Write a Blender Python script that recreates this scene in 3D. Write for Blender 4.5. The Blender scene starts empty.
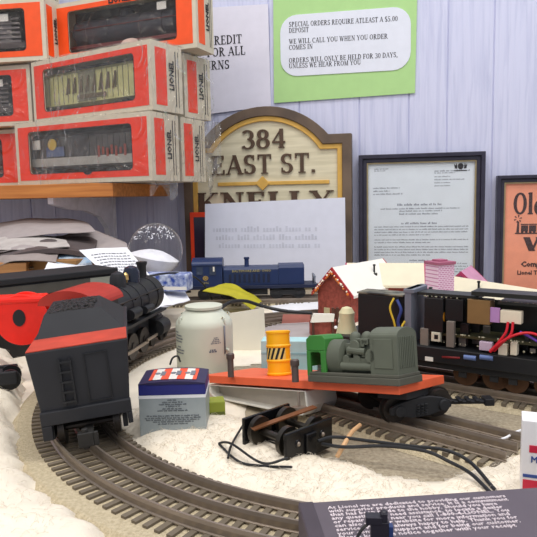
import bpy, bmesh, math, random
from mathutils import Vector, Matrix, noise
R = math.radians
random.seed(7)
S = bpy.context.scene
COL = S.collection

# ------------------------------------------------------------------ camera
F = 620.0
CAMZ = 0.15
_p, _r = R(6.58), R(1.15)
_f = Vector((0, math.cos(_p), -math.sin(_p)))
_up0 = Vector((0, math.sin(_p), math.cos(_p)))
_rt0 = Vector((1, 0, 0))
_rt = _rt0*math.cos(_r) - _up0*math.sin(_r)
_up = _up0*math.cos(_r) + _rt0*math.sin(_r)
CAM = Vector((0, 0, CAMZ))

def ray(px, py):
    return _f + _rt*((px-268.5)/F) - _up*((py-268.5)/F)
def P(px, py, d):            # the point seen at px,py whose Y is d
    v = ray(px, py)
    return CAM + v*(d/v.y)
def G(px, py, z=0.0):        # the point at height z
    v = ray(px, py)
    return CAM + v*((z-CAMZ)/v.z)
WYAW = math.atan(0.2)
WU = Vector((math.cos(WYAW), -math.sin(WYAW), 0))
WN = Vector((-math.sin(WYAW), -math.cos(WYAW), 0))
W0 = Vector((0, 1.08, 0))
def W(px, py, off=0.0):      # point on the back wall (off metres in front)
    v = ray(px, py)
    w = W0 + WN*off
    return CAM + v*((w-CAM).dot(WN)/v.dot(WN))
def wu(p):
    return (p-W0).dot(WU)

cam = bpy.data.cameras.new('camera'); co = bpy.data.objects.new('camera', cam)
COL.objects.link(co); S.camera = co
co.matrix_world = Matrix((( _rt.x, _up.x, -_f.x, 0), (_rt.y, _up.y, -_f.y, 0), (_rt.z, _up.z, -_f.z, CAMZ), (0, 0, 0, 1)))
cam.sensor_width = 36; cam.lens = F/537*36
cam.clip_start = 0.01; cam.clip_end = 50

# --------------------------------------------------------------- materials
def srgb(c):
    return tuple(((v/255)/12.92 if v/255 <= 0.04045 else ((v/255+0.055)/1.055)**2.4) for v in c) + (1,)
MATS = {}
def mat(name, c, rough=0.6, metal=0.0, var=0.08, scale=60, bump=0.0, bscale=200, spec=0.4, c2=None, coat=0, sss=0):
    if name in MATS: return MATS[name]
    m = bpy.data.materials.new(name); m.use_nodes = True
    nt = m.node_tree; b = nt.nodes['Principled BSDF']
    b.inputs['Roughness'].default_value = rough
    b.inputs['Metallic'].default_value = metal
    b.inputs['Specular IOR Level'].default_value = spec
    b.inputs['Coat Weight'].default_value = coat
    tc = nt.nodes.new('ShaderNodeTexCoord')
    nz = nt.nodes.new('ShaderNodeTexNoise'); nz.inputs['Scale'].default_value = scale
    nz.inputs['Detail'].default_value = 4
    nt.links.new(tc.outputs['Object'], nz.inputs['Vector'])
    rp = nt.nodes.new('ShaderNodeValToRGB')
    a = srgb(c)
    lo = srgb(c2) if c2 else tuple(v*(1-var) for v in a[:3])+(1,)
    hi = a if c2 else tuple(min(1, v*(1+var)) for v in a[:3])+(1,)
    rp.color_ramp.elements[0].color = lo; rp.color_ramp.elements[0].position = 0.35
    rp.color_ramp.elements[1].color = hi; rp.color_ramp.elements[1].position = 0.65
    nt.links.new(nz.outputs['Fac'], rp.inputs['Fac'])
    nt.links.new(rp.outputs['Color'], b.inputs['Base Color'])
    if bump:
        n2 = nt.nodes.new('ShaderNodeTexNoise'); n2.inputs['Scale'].default_value = bscale
        n2.inputs['Detail'].default_value = 5
        nt.links.new(tc.outputs['Object'], n2.inputs['Vector'])
        bp = nt.nodes.new('ShaderNodeBump'); bp.inputs['Strength'].default_value = bump
        bp.inputs['Distance'].default_value = 0.002
        nt.links.new(n2.outputs['Fac'], bp.inputs['Height'])
        nt.links.new(bp.outputs['Normal'], b.inputs['Normal'])
    MATS[name] = m
    return m

def wood_mat(name, c1, c2, stretch=(2, 40, 40), rough=0.45):
    m = bpy.data.materials.new(name); m.use_nodes = True
    nt = m.node_tree; b = nt.nodes['Principled BSDF']; b.inputs['Roughness'].default_value = rough
    tc = nt.nodes.new('ShaderNodeTexCoord'); mp = nt.nodes.new('ShaderNodeMapping')
    mp.inputs['Scale'].default_value = stretch
    nz = nt.nodes.new('ShaderNodeTexNoise'); nz.inputs['Scale'].default_value = 4; nz.inputs['Detail'].default_value = 6
    rp = nt.nodes.new('ShaderNodeValToRGB')
    rp.color_ramp.elements[0].color = srgb(c1); rp.color_ramp.elements[0].position = .35
    rp.color_ramp.elements[1].color = srgb(c2); rp.color_ramp.elements[1].position = .65
    L = nt.links
    L.new(tc.outputs['Object'], mp.inputs['Vector']); L.new(mp.outputs['Vector'], nz.inputs['Vector'])
    L.new(nz.outputs['Fac'], rp.inputs['Fac']); L.new(rp.outputs['Color'], b.inputs['Base Color'])
    return m

def film_mat(name, clear=0.86, rough=0.12, bump=0.5, bscale=28, tint=(1, 1, 1, 1)):
    m = bpy.data.materials.new(name); m.use_nodes = True
    nt = m.node_tree; nt.nodes.clear(); L = nt.links
    out = nt.nodes.new('ShaderNodeOutputMaterial'); mx = nt.nodes.new('ShaderNodeMixShader')
    tr = nt.nodes.new('ShaderNodeBsdfTransparent'); tr.inputs['Color'].default_value = tint
    gl = nt.nodes.new('ShaderNodeBsdfPrincipled'); gl.inputs['Roughness'].default_value = rough
    gl.inputs['Base Color'].default_value = (.85, .84, .82, 1); gl.inputs['Specular IOR Level'].default_value = 1.0
    gl.inputs['Metallic'].default_value = 0.6
    tc = nt.nodes.new('ShaderNodeTexCoord'); nz = nt.nodes.new('ShaderNodeTexNoise')
    nz.inputs['Scale'].default_value = bscale; nz.inputs['Detail'].default_value = 3; nz.inputs['Distortion'].default_value = 1.5
    bp = nt.nodes.new('ShaderNodeBump'); bp.inputs['Strength'].default_value = bump; bp.inputs['Distance'].default_value = 0.02
    fr = nt.nodes.new('ShaderNodeLayerWeight'); fr.inputs['Blend'].default_value = .5; pw_ = nt.nodes.new('ShaderNodeMath'); pw_.operation = 'POWER'; pw_.inputs[1].default_value = 5; nt.links.new(fr.outputs['Facing'], pw_.inputs[0])
    ma = nt.nodes.new('ShaderNodeMath'); ma.operation = 'ADD'; ma.inputs[1].default_value = 1-clear
    L.new(tc.outputs['Object'], nz.inputs['Vector']); L.new(nz.outputs['Fac'], bp.inputs['Height'])
    L.new(bp.outputs['Normal'], gl.inputs['Normal']); L.new(bp.outputs['Normal'], fr.inputs['Normal'])
    L.new(pw_.outputs[0], ma.inputs[0]); L.new(ma.outputs[0], mx.inputs['Fac'])
    L.new(tr.outputs[0], mx.inputs[1]); L.new(gl.outputs[0], mx.inputs[2]); L.new(mx.outputs[0], out.inputs['Surface'])
    return m

# -------------------------------------------------------------- mesh tools
class MB:
    def __init__(self): self.bm = bmesh.new(); self.mi = 0; self.X = Matrix.Identity(4)
    def v(self, p): return self.bm.verts.new(self.X @ Vector(p))
    def f(self, vs, smooth=False):
        try:
            fc = self.bm.faces.new(vs); fc.material_index = self.mi; fc.smooth = smooth; return fc
        except ValueError: return None
    def box(self, lo, hi, M=None, taper=1.0):
        old = self.X
        if M is not None: self.X = self.X @ M
        (x0, y0, z0), (x1, y1, z1) = lo, hi
        cx, cy = (x0+x1)/2, (y0+y1)/2
        t = taper
        a = [self.v(p) for p in ((x0, y0, z0), (x1, y0, z0), (x1, y1, z0), (x0, y1, z0),
             (cx+(x0-cx)*t, cy+(y0-cy)*t, z1), (cx+(x1-cx)*t, cy+(y0-cy)*t, z1), (cx+(x1-cx)*t, cy+(y1-cy)*t, z1), (cx+(x0-cx)*t, cy+(y1-cy)*t, z1))]
        for q in ((3, 2, 1, 0), (4, 5, 6, 7), (0, 1, 5, 4), (1, 2, 6, 5), (2, 3, 7, 6), (3, 0, 4, 7)): self.f([a[i] for i in q])
        self.X = old; return self
    def cbox(self, c, s, M=None):
        return self.box((c[0]-s[0]/2, c[1]-s[1]/2, c[2]-s[2]/2), (c[0]+s[0]/2, c[1]+s[1]/2, c[2]+s[2]/2), M)
    def loft(self, rings, cap=True, smooth=True, closed=True):
        vr = [[self.v(p) for p in r] for r in rings]
        for a, b in zip(vr, vr[1:]):
            n = len(a)
            for i in range(n if closed else n-1):
                self.f([a[i], a[(i+1) % n], b[(i+1) % n], b[i]], smooth)
        if cap:
            self.f(list(reversed(vr[0]))); self.f(vr[-1])
        return self
    def cyl(self, p0, p1, r0, r1=None, n=16, cap=True):
        r1 = r0 if r1 is None else r1
        p0, p1 = Vector(p0), Vector(p1); d = (p1-p0).normalized()
        a = d.orthogonal().normalized(); b = d.cross(a)
        rg = lambda c, r: [c + a*r*math.cos(2*math.pi*i/n) + b*r*math.sin(2*math.pi*i/n) for i in range(n)]
        return self.loft([rg(p0, r0), rg(p1, r1)], cap)
    def lathe(self, prof, c=(0, 0, 0), n=28, axis='z'):
        rings = []
        for r, h in prof:
            ring = []
            for i in range(n):
                t = 2*math.pi*i/n
                x, y = r*math.cos(t), r*math.sin(t)
                q = {'z': (x, y, h), 'y': (x, h, -y), 'x': (h, x, y)}[axis]
                ring.append((c[0]+q[0], c[1]+q[1], c[2]+q[2]))
            rings.append(ring)
        return self.loft(rings, True)
    def ball(self, c, r, n=14, sc=(1, 1, 1)):
        prof = [(max(r*math.sin(math.pi*k/n), 1e-6), -r*math.cos(math.pi*k/n)) for k in range(n+1)]
        old = self.X
        self.X = self.X @ Matrix.Translation(c) @ Matrix.Diagonal((*sc, 1))
        self.lathe(prof[0:], n=n*2); self.X = old; return self
    def tube(self, pts, r, n=8):
        pts = [Vector(p) for p in pts]
        rings = []; up = None
        for i, p in enumerate(pts):
            d = (pts[min(i+1, len(pts)-1)] - pts[max(i-1, 0)]).normalized()
            a = d.orthogonal().normalized() if up is None else (up - d*up.dot(d)).normalized()
            up = a; b = d.cross(a)
            rings.append([p + a*r*math.cos(2*math.pi*k/n) + b*r*math.sin(2*math.pi*k/n) for k in range(n)])
        return self.loft(rings, True)
    def prism(self, poly, d0, d1, axis='y'):
        """2D polygon (a,b) extruded; axis y -> (a,d,b), x -> (d,a,b), z -> (a,b,d)"""
        m = {'y': lambda a, b, d: (a, d, b), 'x': lambda a, b, d: (d, a, b), 'z': lambda a, b, d: (a, b, d)}[axis]
        return self.loft([[m(a, b, d0) for a, b in poly], [m(a, b, d1) for a, b in poly]], True, False)
    def ring2d(self, outer, inner, d0, d1):
        """frame between two loops with same count, in xz, extruded along y"""
        n = len(outer)
        o0 = [self.v((a, d0, b)) for a, b in outer]; i0 = [self.v((a, d0, b)) for a, b in inner]
        o1 = [self.v((a, d1, b)) for a, b in outer]; i1 = [self.v((a, d1, b)) for a, b in inner]
        for k in range(n):
            j = (k+1) % n
            self.f([o0[k], o0[j], i0[j], i0[k]]); self.f([o1[k], i1[k], i1[j], o1[j]])
            self.f([o0[k], o1[k], o1[j], o0[j]]); self.f([i0[k], i0[j], i1[j], i1[k]])
        return self
    def build(self, name, mats, parent=None, M=None, bevel=0, sharp=.6):
        bmesh.ops.recalc_face_normals(self.bm, faces=self.bm.faces)
        for e in self.bm.edges:
            if len(e.link_faces) == 2 and e.calc_face_angle(0) > sharp: e.smooth = False
        me = bpy.data.meshes.new(name); self.bm.to_mesh(me); self.bm.free()
        for m in (mats if isinstance(mats, (list, tuple)) else [mats]): me.materials.append(m)
        o = bpy.data.objects.new(name, me); COL.objects.link(o)
        if parent: o.parent = parent
        if M is not None: o.matrix_local = M
        if bevel:
            b = o.modifiers.new('bevel', 'BEVEL'); b.width = bevel; b.segments = 2; b.limit_method = 'ANGLE'; b.angle_limit = R(40)
        return o

def spline(pts, n=8):
    pts = [Vector(p) for p in pts]; out = []
    q = [pts[0]*2-pts[1]] + pts + [pts[-1]*2-pts[-2]]
    for i in range(1, len(q)-2):
        for k in range(n):
            t = k/n
            out.append(0.5*((2*q[i]) + (q[i+1]-q[i-1])*t + (2*q[i-1]-5*q[i]+4*q[i+1]-q[i+2])*t*t + (-q[i-1]+3*q[i]-3*q[i+1]+q[i+2])*t**3))
    out.append(pts[-1]); return out

def tag(o, label=None, cat=None, group=None, kind=None):
    if label: o['label'] = label
    if cat: o['category'] = cat
    if group: o['group'] = group
    if kind: o['kind'] = kind
    return o
def thing(name, label, cat, loc=(0, 0, 0), rz=0, group=None, rot=None):
    o = bpy.data.objects.new(name, None); COL.objects.link(o); o.empty_display_size = .01
    o.location = loc; o.rotation_euler = rot if rot else (0, 0, rz)
    return tag(o, label, cat, group)
def origin_at(o, p):
    """move a mesh's origin to p without moving its geometry"""
    p = Vector(p); o.data.transform(Matrix.Translation(-p)); o.location = p; return o
def copy_tree(o, parent=None):
    c = o.copy(); COL.objects.link(c); c.parent = parent
    for ch in list(o.children): copy_tree(ch, c)
    return c

# ------------------------------------------------------------ lettering
def text_mesh(body, size, bold=0.0, align='LEFT', depth=0.00015, squeeze=1.0, line=1.0, shear=0):
    cu = bpy.data.curves.new('t', 'FONT'); cu.body = body; cu.size = size; cu.align_x = align
    cu.offset = bold*size; cu.extrude = depth; cu.resolution_u = 1; cu.space_line = line; cu.shear = shear
    ob = bpy.data.objects.new('t', cu); COL.objects.link(ob)
    dg = bpy.context.evaluated_depsgraph_get(); dg.update()
    me = bpy.data.meshes.new_from_object(ob.evaluated_get(dg))
    bpy.data.objects.remove(ob)
    me.transform(Matrix.Diagonal((squeeze, 1, 1, 1)))
    return me
TXT_FRONT = Matrix.Rotation(R(90), 4, 'X')           # faces -y
def letters(name, body, size, m, parent, loc, M=TXT_FRONT, **k):
    me = text_mesh(body, size, **k); me.materials.clear(); me.materials.append(m)
    o = bpy.data.objects.new(name, me); COL.objects.link(o); o.parent = parent
    o.matrix_local = Matrix.Translation(loc) @ M
    return o

# serif glyphs: strokes on a unit-high cell. ('l' x0 y0 x1 y1 w) ('s' x y len) ('a' cx cy rx ry a0 a1)
T_, t_ = .17, .065
SG = {
 'A': (.86, [('l', .08, 0, .43, 1, t_), ('l', .43, 1, .76, 0, T_), ('l', .2, .34, .62, .34, t_), ('s', .08, 0, .26), ('s', .76, 0, .3)]),
 'C': (.8, [('a', .45, .5, .34, .46, 50, 310), ('l', .70, .98, .70, .7, t_)]),
 'D': (.85, [('l', .17, 0, .17, 1, T_), ('a', .3, .5, .42, .46, -90, 90), ('s', .2, 0, .34), ('s', .2, 1, .34)]),
 'E': (.74, [('l', .19, 0, .19, 1, T_), ('l', .1, .965, .62, .965, t_), ('l', .1, .035, .66, .035, t_), ('l', .2, .52, .5, .52, t_), ('l', .62, 1, .62, .78, t_), ('l', .66, 0, .66, .25, t_), ('l', .5, .42, .5, .62, t_), ('s', .14, 0, .25), ('s', .14, 1, .25)]),
 'F': (.7, [('l', .19, 0, .19, 1, T_), ('l', .1, .965, .62, .965, t_), ('l', .2, .5, .5, .5, t_), ('l', .62, 1, .62, .76, t_), ('l', .5, .4, .5, .6, t_), ('s', .19, 0, .36), ('s', .14, 1, .25)]),
 'I': (.42, [('l', .2, 0, .2, 1, T_), ('s', .2, 0, .36), ('s', .2, 1, .36)]),
 'K': (.86, [('l', .19, 0, .19, 1, T_), ('l', .25, .42, .68, .98, t_), ('l', .38, .58, .72, .02, T_), ('s', .19, 0, .36), ('s', .19, 1, .36), ('s', .68, 1, .28), ('s', .74, 0, .3)]),
 'L': (.72, [('l', .19, 0, .19, 1, T_), ('l', .1, .035, .64, .035, t_), ('l', .64, 0, .64, .3, t_), ('s', .19, 1, .36)]),
 'N': (.92, [('l', .18, 0, .18, 1, t_), ('l', .18, 1, .74, 0, T_), ('l', .74, 0, .74, 1, t_), ('s', .18, 0, .28), ('s', .14, 1, .26), ('s', .74, 1, .28)]),
 'O': (.88, [('a', .43, .5, .33, .46, 0, 360)]),
 'R': (.86, [('l', .19, 0, .19, 1, T_), ('a', .28, .74, .3, .22, -90, 90), ('l', .36, .5, .72, 0, T_), ('s', .19, 0, .36), ('s', .16, 1, .3), ('s', .76, 0, .24)]),
 'S': (.68, [('a', .34, .73, .22, .23, 40, 265), ('a', .32, .26, .24, .23, -140, 85), ('l', .54, .97, .54, .72, t_), ('l', .09, .28, .09, .03, t_)]),
 'T': (.78, [('l', .38, 0, .38, 1, T_), ('l', .05, .965, .71, .965, t_), ('l', .06, 1, .06, .74, t_), ('l', .7, 1, .7, .74, t_), ('s', .38, 0, .36)]),
 'U': (.88, [('l', .18, .3, .18, 1, T_), ('l', .7, .3, .7, 1, t_), ('a', .44, .32, .26, .28, 180, 360), ('s', .18, 1, .34), ('s', .7, 1, .28)]),
 'V': (.86, [('l', .12, 1, .42, 0, T_), ('l', .42, 0, .74, 1, t_), ('s', .13, 1, .34), ('s', .74, 1, .28)]),
 'Y': (.82, [('l', .1, 1, .4, .45, T_), ('l', .4, .45, .7, 1, t_), ('l', .4, 0, .4, .48, T_), ('s', .4, 0, .36), ('s', .1, 1, .3), ('s', .7, 1, .26)]),
 'l': (.36, [('l', .17, 0, .17, 1, T_), ('s', .17, 0, .34), ('s', .1, .98, .18)]),
 'd': (.66, [('a', .29, .3, .19, .28, 0, 360), ('l', .49, 0, .49, 1, T_), ('s', .56, 0, .16), ('s', .43, .98, .18)]),
 '3': (.68, [('a', .3, .73, .22, .23, -90, 150), ('a', .3, .27, .27, .25, -150, 90)]),
 '8': (.7, [('a', .33, .74, .2, .22, 0, 360), ('a', .33, .27, .25, .25, 0, 360)]),
 '4': (.72, [('l', .48, 0, .48, 1, T_), ('l', .04, .3, .66, .3, t_*1.5), ('l', .05, .3, .46, .98, t_), ('s', .48, 0, .3)]),
 'P': (.76, [('l', .19, 0, .19, 1, T_), ('a', .3, .73, .28, .23, -90, 90), ('s', .19, 0, .36), ('s', .16, 1, .3)]),
 'Q': (.88, [('a', .43, .5, .33, .46, 0, 360), ('l', .45, .1, .75, -.15, T_)]),
 'W': (1.12, [('l', .12, 1, .36, 0, T_), ('l', .36, 0, .54, .8, t_), ('l', .54, 1, .76, 0, T_), ('l', .76, 0, 1.0, 1, t_), ('s', .12, 1, .3), ('s', 1.0, 1, .26)]),
 'H': (.9, [('l', .19, 0, .19, 1, T_), ('l', .69, 0, .69, 1, T_), ('l', .19, .5, .69, .5, t_), ('s', .19, 0, .34), ('s', .69, 0, .34), ('s', .19, 1, .34), ('s', .69, 1, .34)]),
 'M': (1.05, [('l', .15, 0, .15, 1, t_), ('l', .17, 1, .5, 0, T_), ('l', .5, 0, .83, 1, t_), ('l', .86, 0, .86, 1, T_), ('s', .15, 0, .26), ('s', .86, 0, .32)]),
 'B': (.78, [('l', .19, 0, .19, 1, T_), ('a', .3, .74, .25, .22, -90, 90), ('a', .3, .27, .31, .25, -90, 90), ('s', .16, 0, .3), ('s', .16, 1, .3)]),
 '0': (.68, [('a', .33, .5, .23, .46, 0, 360)]), '5': (.68, [('l', .15, .55, .15, .97, t_), ('l', .15, .94, .58, .94, .1), ('a', .28, .3, .27, .27, -150, 110)]),
 '$': (.68, [('a', .34, .73, .22, .23, 40, 265), ('a', .32, .26, .24, .23, -140, 85), ('l', .33, -.1, .33, 1.1, t_)]),
 ',': (.32, [('l', .12, -.15, .14, .13, .14)]),
 '.': (.32, [('l', .12, 0, .12, .15, .16)]),
 ' ': (.32, []),
}
def serif_text(mb, s, x, z, h, y0, y1, wscale=1.0, track=0.06, bold=1.0):
    """adds letters facing -y between y0 (front) and y1; returns end x"""
    k = 0
    def quad(pts, j):
        e = (y0-y1)*0.02*j          # stagger coplanar strokes a little
        mb.prism([(x + a*h*wscale, z + b*h) for a, b in pts], y0+e, y1, 'y')
    for ch in s:
        w, st = SG[ch]
        for j, g in enumerate(st):
            if g[0] == 'l':
                _, a0, b0, a1, b1, t = g; t = t*bold
                if abs(b1-b0) < .02: quad([(a0, b0-t/2), (a1, b1-t/2), (a1, b1+t/2), (a0, b0+t/2)], j)
                else: quad([(a0-t/2, b0), (a0+t/2, b0), (a1+t/2, b1), (a1-t/2, b1)], j)
            elif g[0] == 's':
                _, a, b, L = g; t = .05*bold; bb = b if b < .5 else b-t
                quad([(a-L/2, bb), (a+L/2, bb), (a+L/2, bb+t), (a-L/2, bb+t)], j)
            else:
                _, cx, cy, rx, ry, a0, a1 = g
                n = max(6, int(abs(a1-a0)/20)); o, i = [], []
                for q in range(n+1):
                    a = R(a0+(a1-a0)*q/n); w2 = (t_ + (T_-t_)*abs(math.cos(a))**1.5)*bold/2
                    o.append((cx+(rx+w2)*math.cos(a), cy+(ry+w2)*math.sin(a))); i.append((cx+(rx-w2)*math.cos(a), cy+(ry-w2)*math.sin(a)))
                for q in range(n): quad([i[q], o[q], o[q+1], i[q+1]], j)
        x += (w+track)*h*wscale
    return x
def serif_width(s, h, wscale=1.0, track=0.06): return sum((SG[c][0]+track)*h*wscale for c in s)

def word_bars(mb, x0, x1, z, hgt, y, rnd, fill=1.0, M=None):
    """tiny unreadable print: a line of thin letter-size ticks from x0 to x1*fill"""
    x = x0; end = x0+(x1-x0)*fill
    while x < end:
        n = rnd.randint(2, 8)
        for _ in range(n):
            if x > end: break
            hh = hgt*rnd.choice((.7, .7, .7, 1.0))
            mb.box((x, y-0.0002, z), (x+hgt*.42, y, z+hh)); x += hgt*.62
        x += hgt*.6

# common materials
m_wall_c = srgb((196, 200, 232))
black = mat('black_plastic', (26, 27, 30), .45)
blackmatte = mat('black_matte', (34, 35, 38), .7)
ink = mat('ink', (40, 38, 44), .8)
greyink = mat('grey_ink', (120, 122, 130), .8)
white_card = mat('white_card', (226, 222, 214), .7, var=.03)
white_paper = mat('white_paper', (232, 233, 238), .8, var=.02)
steel = mat('rail_steel', (146, 134, 122), .42, .6)
dark_steel = mat('dark_steel', (58, 54, 52), .45, .7)
orange = mat('box_orange', (238, 66, 28), .5, var=.04)
brass = mat('brass', (205, 175, 110), .35, .8)
film = film_mat('clear_film', .975, .1, .6, 30)
wrapm = film_mat('crinkled_film', .95, .12, .9, 20, (.99, .985, .98, 1)); flapm = film_mat('loose_film', .80, .2, .8, 24, (.99, .985, .98, 1))

# ------------------------------------------------------------- room shell
def wall_material():
    m = bpy.data.materials.new('lavender_panelling'); m.use_nodes = True
    nt = m.node_tree; b = nt.nodes['Principled BSDF']; L = nt.links
    b.inputs['Roughness'].default_value = .55
    tc = nt.nodes.new('ShaderNodeTexCoord'); mp = nt.nodes.new('ShaderNodeMapping')
    mp.inputs['Scale'].default_value = (45, 1, 2.5)
    nz = nt.nodes.new('ShaderNodeTexNoise'); nz.inputs['Scale'].default_value = 3; nz.inputs['Detail'].default_value = 5
    nz.inputs['Distortion'].default_value = .6
    rp = nt.nodes.new('ShaderNodeValToRGB')
    rp.color_ramp.elements[0].color = srgb((190, 194, 222)); rp.color_ramp.elements[0].position = .3
    rp.color_ramp.elements[1].color = srgb((206, 209, 234)); rp.color_ramp.elements[1].position = .55
    bp = nt.nodes.new('ShaderNodeBump'); bp.inputs['Strength'].default_value = .5; bp.inputs['Distance'].default_value = .003
    L.new(tc.outputs['Object'], mp.inputs['Vector']); L.new(mp.outputs['Vector'], nz.inputs['Vector'])
    L.new(nz.outputs['Fac'], rp.inputs['Fac']); L.new(rp.outputs['Color'], b.inputs['Base Color'])
    L.new(nz.outputs['Fac'], bp.inputs['Height']); L.new(bp.outputs['Normal'], b.inputs['Normal'])
    return m
mb = MB()
# boards with narrow vertical grooves between them
x = -2.0; rnd = random.Random(3); widths = [.07, .1, .05, .1, .08, .06]
k = 0
while x < 1.6:
    w = widths[k % 6]; k += 1
    mb.box((x, 0, -.9), (x+w-.0025, .02, 1.7)); x += w
mb.box((-2.0, .002, -.9), (x, .03, 1.7))
wall = mb.build('wall_back', wall_material()); tag(wall, kind='structure')
wall.location = W0; wall.rotation_euler = (0, 0, -WYAW)
mb = MB(); mb.box((-2.2, -1.5, -.95), (1.8, 1.6, -.9))
tag(mb.build('floor', mat('floor_vinyl', (120, 110, 100), .6)), kind='structure')

tbl = thing('train_table', 'grey speckled table that carries the whole train layout', 'table', (0, .55, -.9))
ttm = mat('speckled_table_top', (174, 162, 140), .85, var=.3, scale=420, c2=(146, 134, 114), bump=.6, bscale=900)
mb = MB()
def wy(X): return 1.08-.2*X-.046
mb.prism([(-.8, -.4+.0), (.75, -.4), (.75, wy(.75)-.55), (-.8, wy(-.8)-.55)], .87, .9, 'z')
mb.build('tabletop', ttm, tbl)
for sx, sy in ((-.72, -.33), (.68, -.33), (-.72, .5), (.68, .3)):
    MB().box((sx-.03, sy-.03, 0), (sx+.03, sy+.03, .87)).build('leg', mat('pine', (180, 140, 90), .6), tbl)

# ------------------------------------------------------------------ tracks
roadbed_m = mat('sandy_roadbed', (206, 192, 162), .9, var=.3, scale=500, c2=(184, 170, 140), bump=.8, bscale=1100)
tie_m = mat('brown_tie', (106, 96, 82), .75)
def track(name, label, path, tie_half=.026, bed_in=.03, bed_out=.03, pitch=.0066, z0=0.0, loc=None):
    """path: list of (x,y). left side of travel = bed_in"""
    pts = [Vector((p[0], p[1], 0)) for p in path]
    c = loc or pts[len(pts)//2]
    def frame(i):
        d = (pts[min(i+1, len(pts)-1)]-pts[max(i-1, 0)]).normalized()
        return d, Vector((-d.y, d.x, 0))
    t = thing(name, label, 'train track', (c.x, c.y, z0))
    o = Vector((c.x, c.y, 0))
    def sweep(prof, nm, m, smooth=False):
        b = MB(); rings = []
        for i, p in enumerate(pts):
            d, n = frame(i)
            rings.append([p-o+n*a+Vector((0, 0, h)) for a, h in prof])
        b.loft(rings, True, smooth); return b.build(nm, m, t)
    sweep([(bed_in, 0), (bed_in-.006, .004), (-bed_out+.006, .004), (-bed_out, 0)], 'roadbed', roadbed_m)
    for off in (-.016, 0, .016):
        sweep([(off-.0014, .005), (off-.0014, .0056), (off-.0005, .006), (off-.0009, .0090), (off-.0006, .0108), (off+.0006, .0108), (off+.0009, .0090), (off+.0005, .006), (off+.0014, .0056), (off+.0014, .005)], 'rail', steel)
    b = MB(); acc = 0
    for i in range(1, len(pts)):
        L = (pts[i]-pts[i-1]).length
        acc += L
        if acc >= pitch:
            acc -= pitch
            d, n = frame(i); a = math.atan2(n.y, n.x); q = pts[i]-o
            b.box((-tie_half, -.0016, .003), (tie_half, .0016, .0053), Matrix.Translation(q) @ Matrix.Rotation(a, 4, 'Z'))
    b.build('tie_strip', tie_m, t)
    return t
C0, RC = Vector((.105, .490)), .254
arc = [(C0.x+RC*math.cos(R(a)), C0.y+RC*math.sin(R(a))) for a in [-85-0.5*k for k in range(0, 371)]]   # -50 -> -270 (=90)
track('curved_track', 'curved three-rail track with brown ties sweeping round under the tender', arc, bed_in=.041, bed_out=.027)
def line(a, b, n): return [(a[0]+(b[0]-a[0])*i/n, a[1]+(b[1]-a[1])*i/n) for i in range(n+1)]
track('straight_track', 'worn three-rail track running under the orange flatcar', line((.012, .448), (.137, .332), 50), bed_in=.03, bed_out=.03, z0=.0002)
track('straight_track', 'three-rail track under the locomotive with its shell off', line((.012, .550), (.30, .347), 90), bed_in=.03, bed_out=.03, z0=.0001)
track('straight_track', 'three-rail track at the back under the blue switcher', line((-.16, .86), (.14, .86), 60), z0=.0001)

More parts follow.
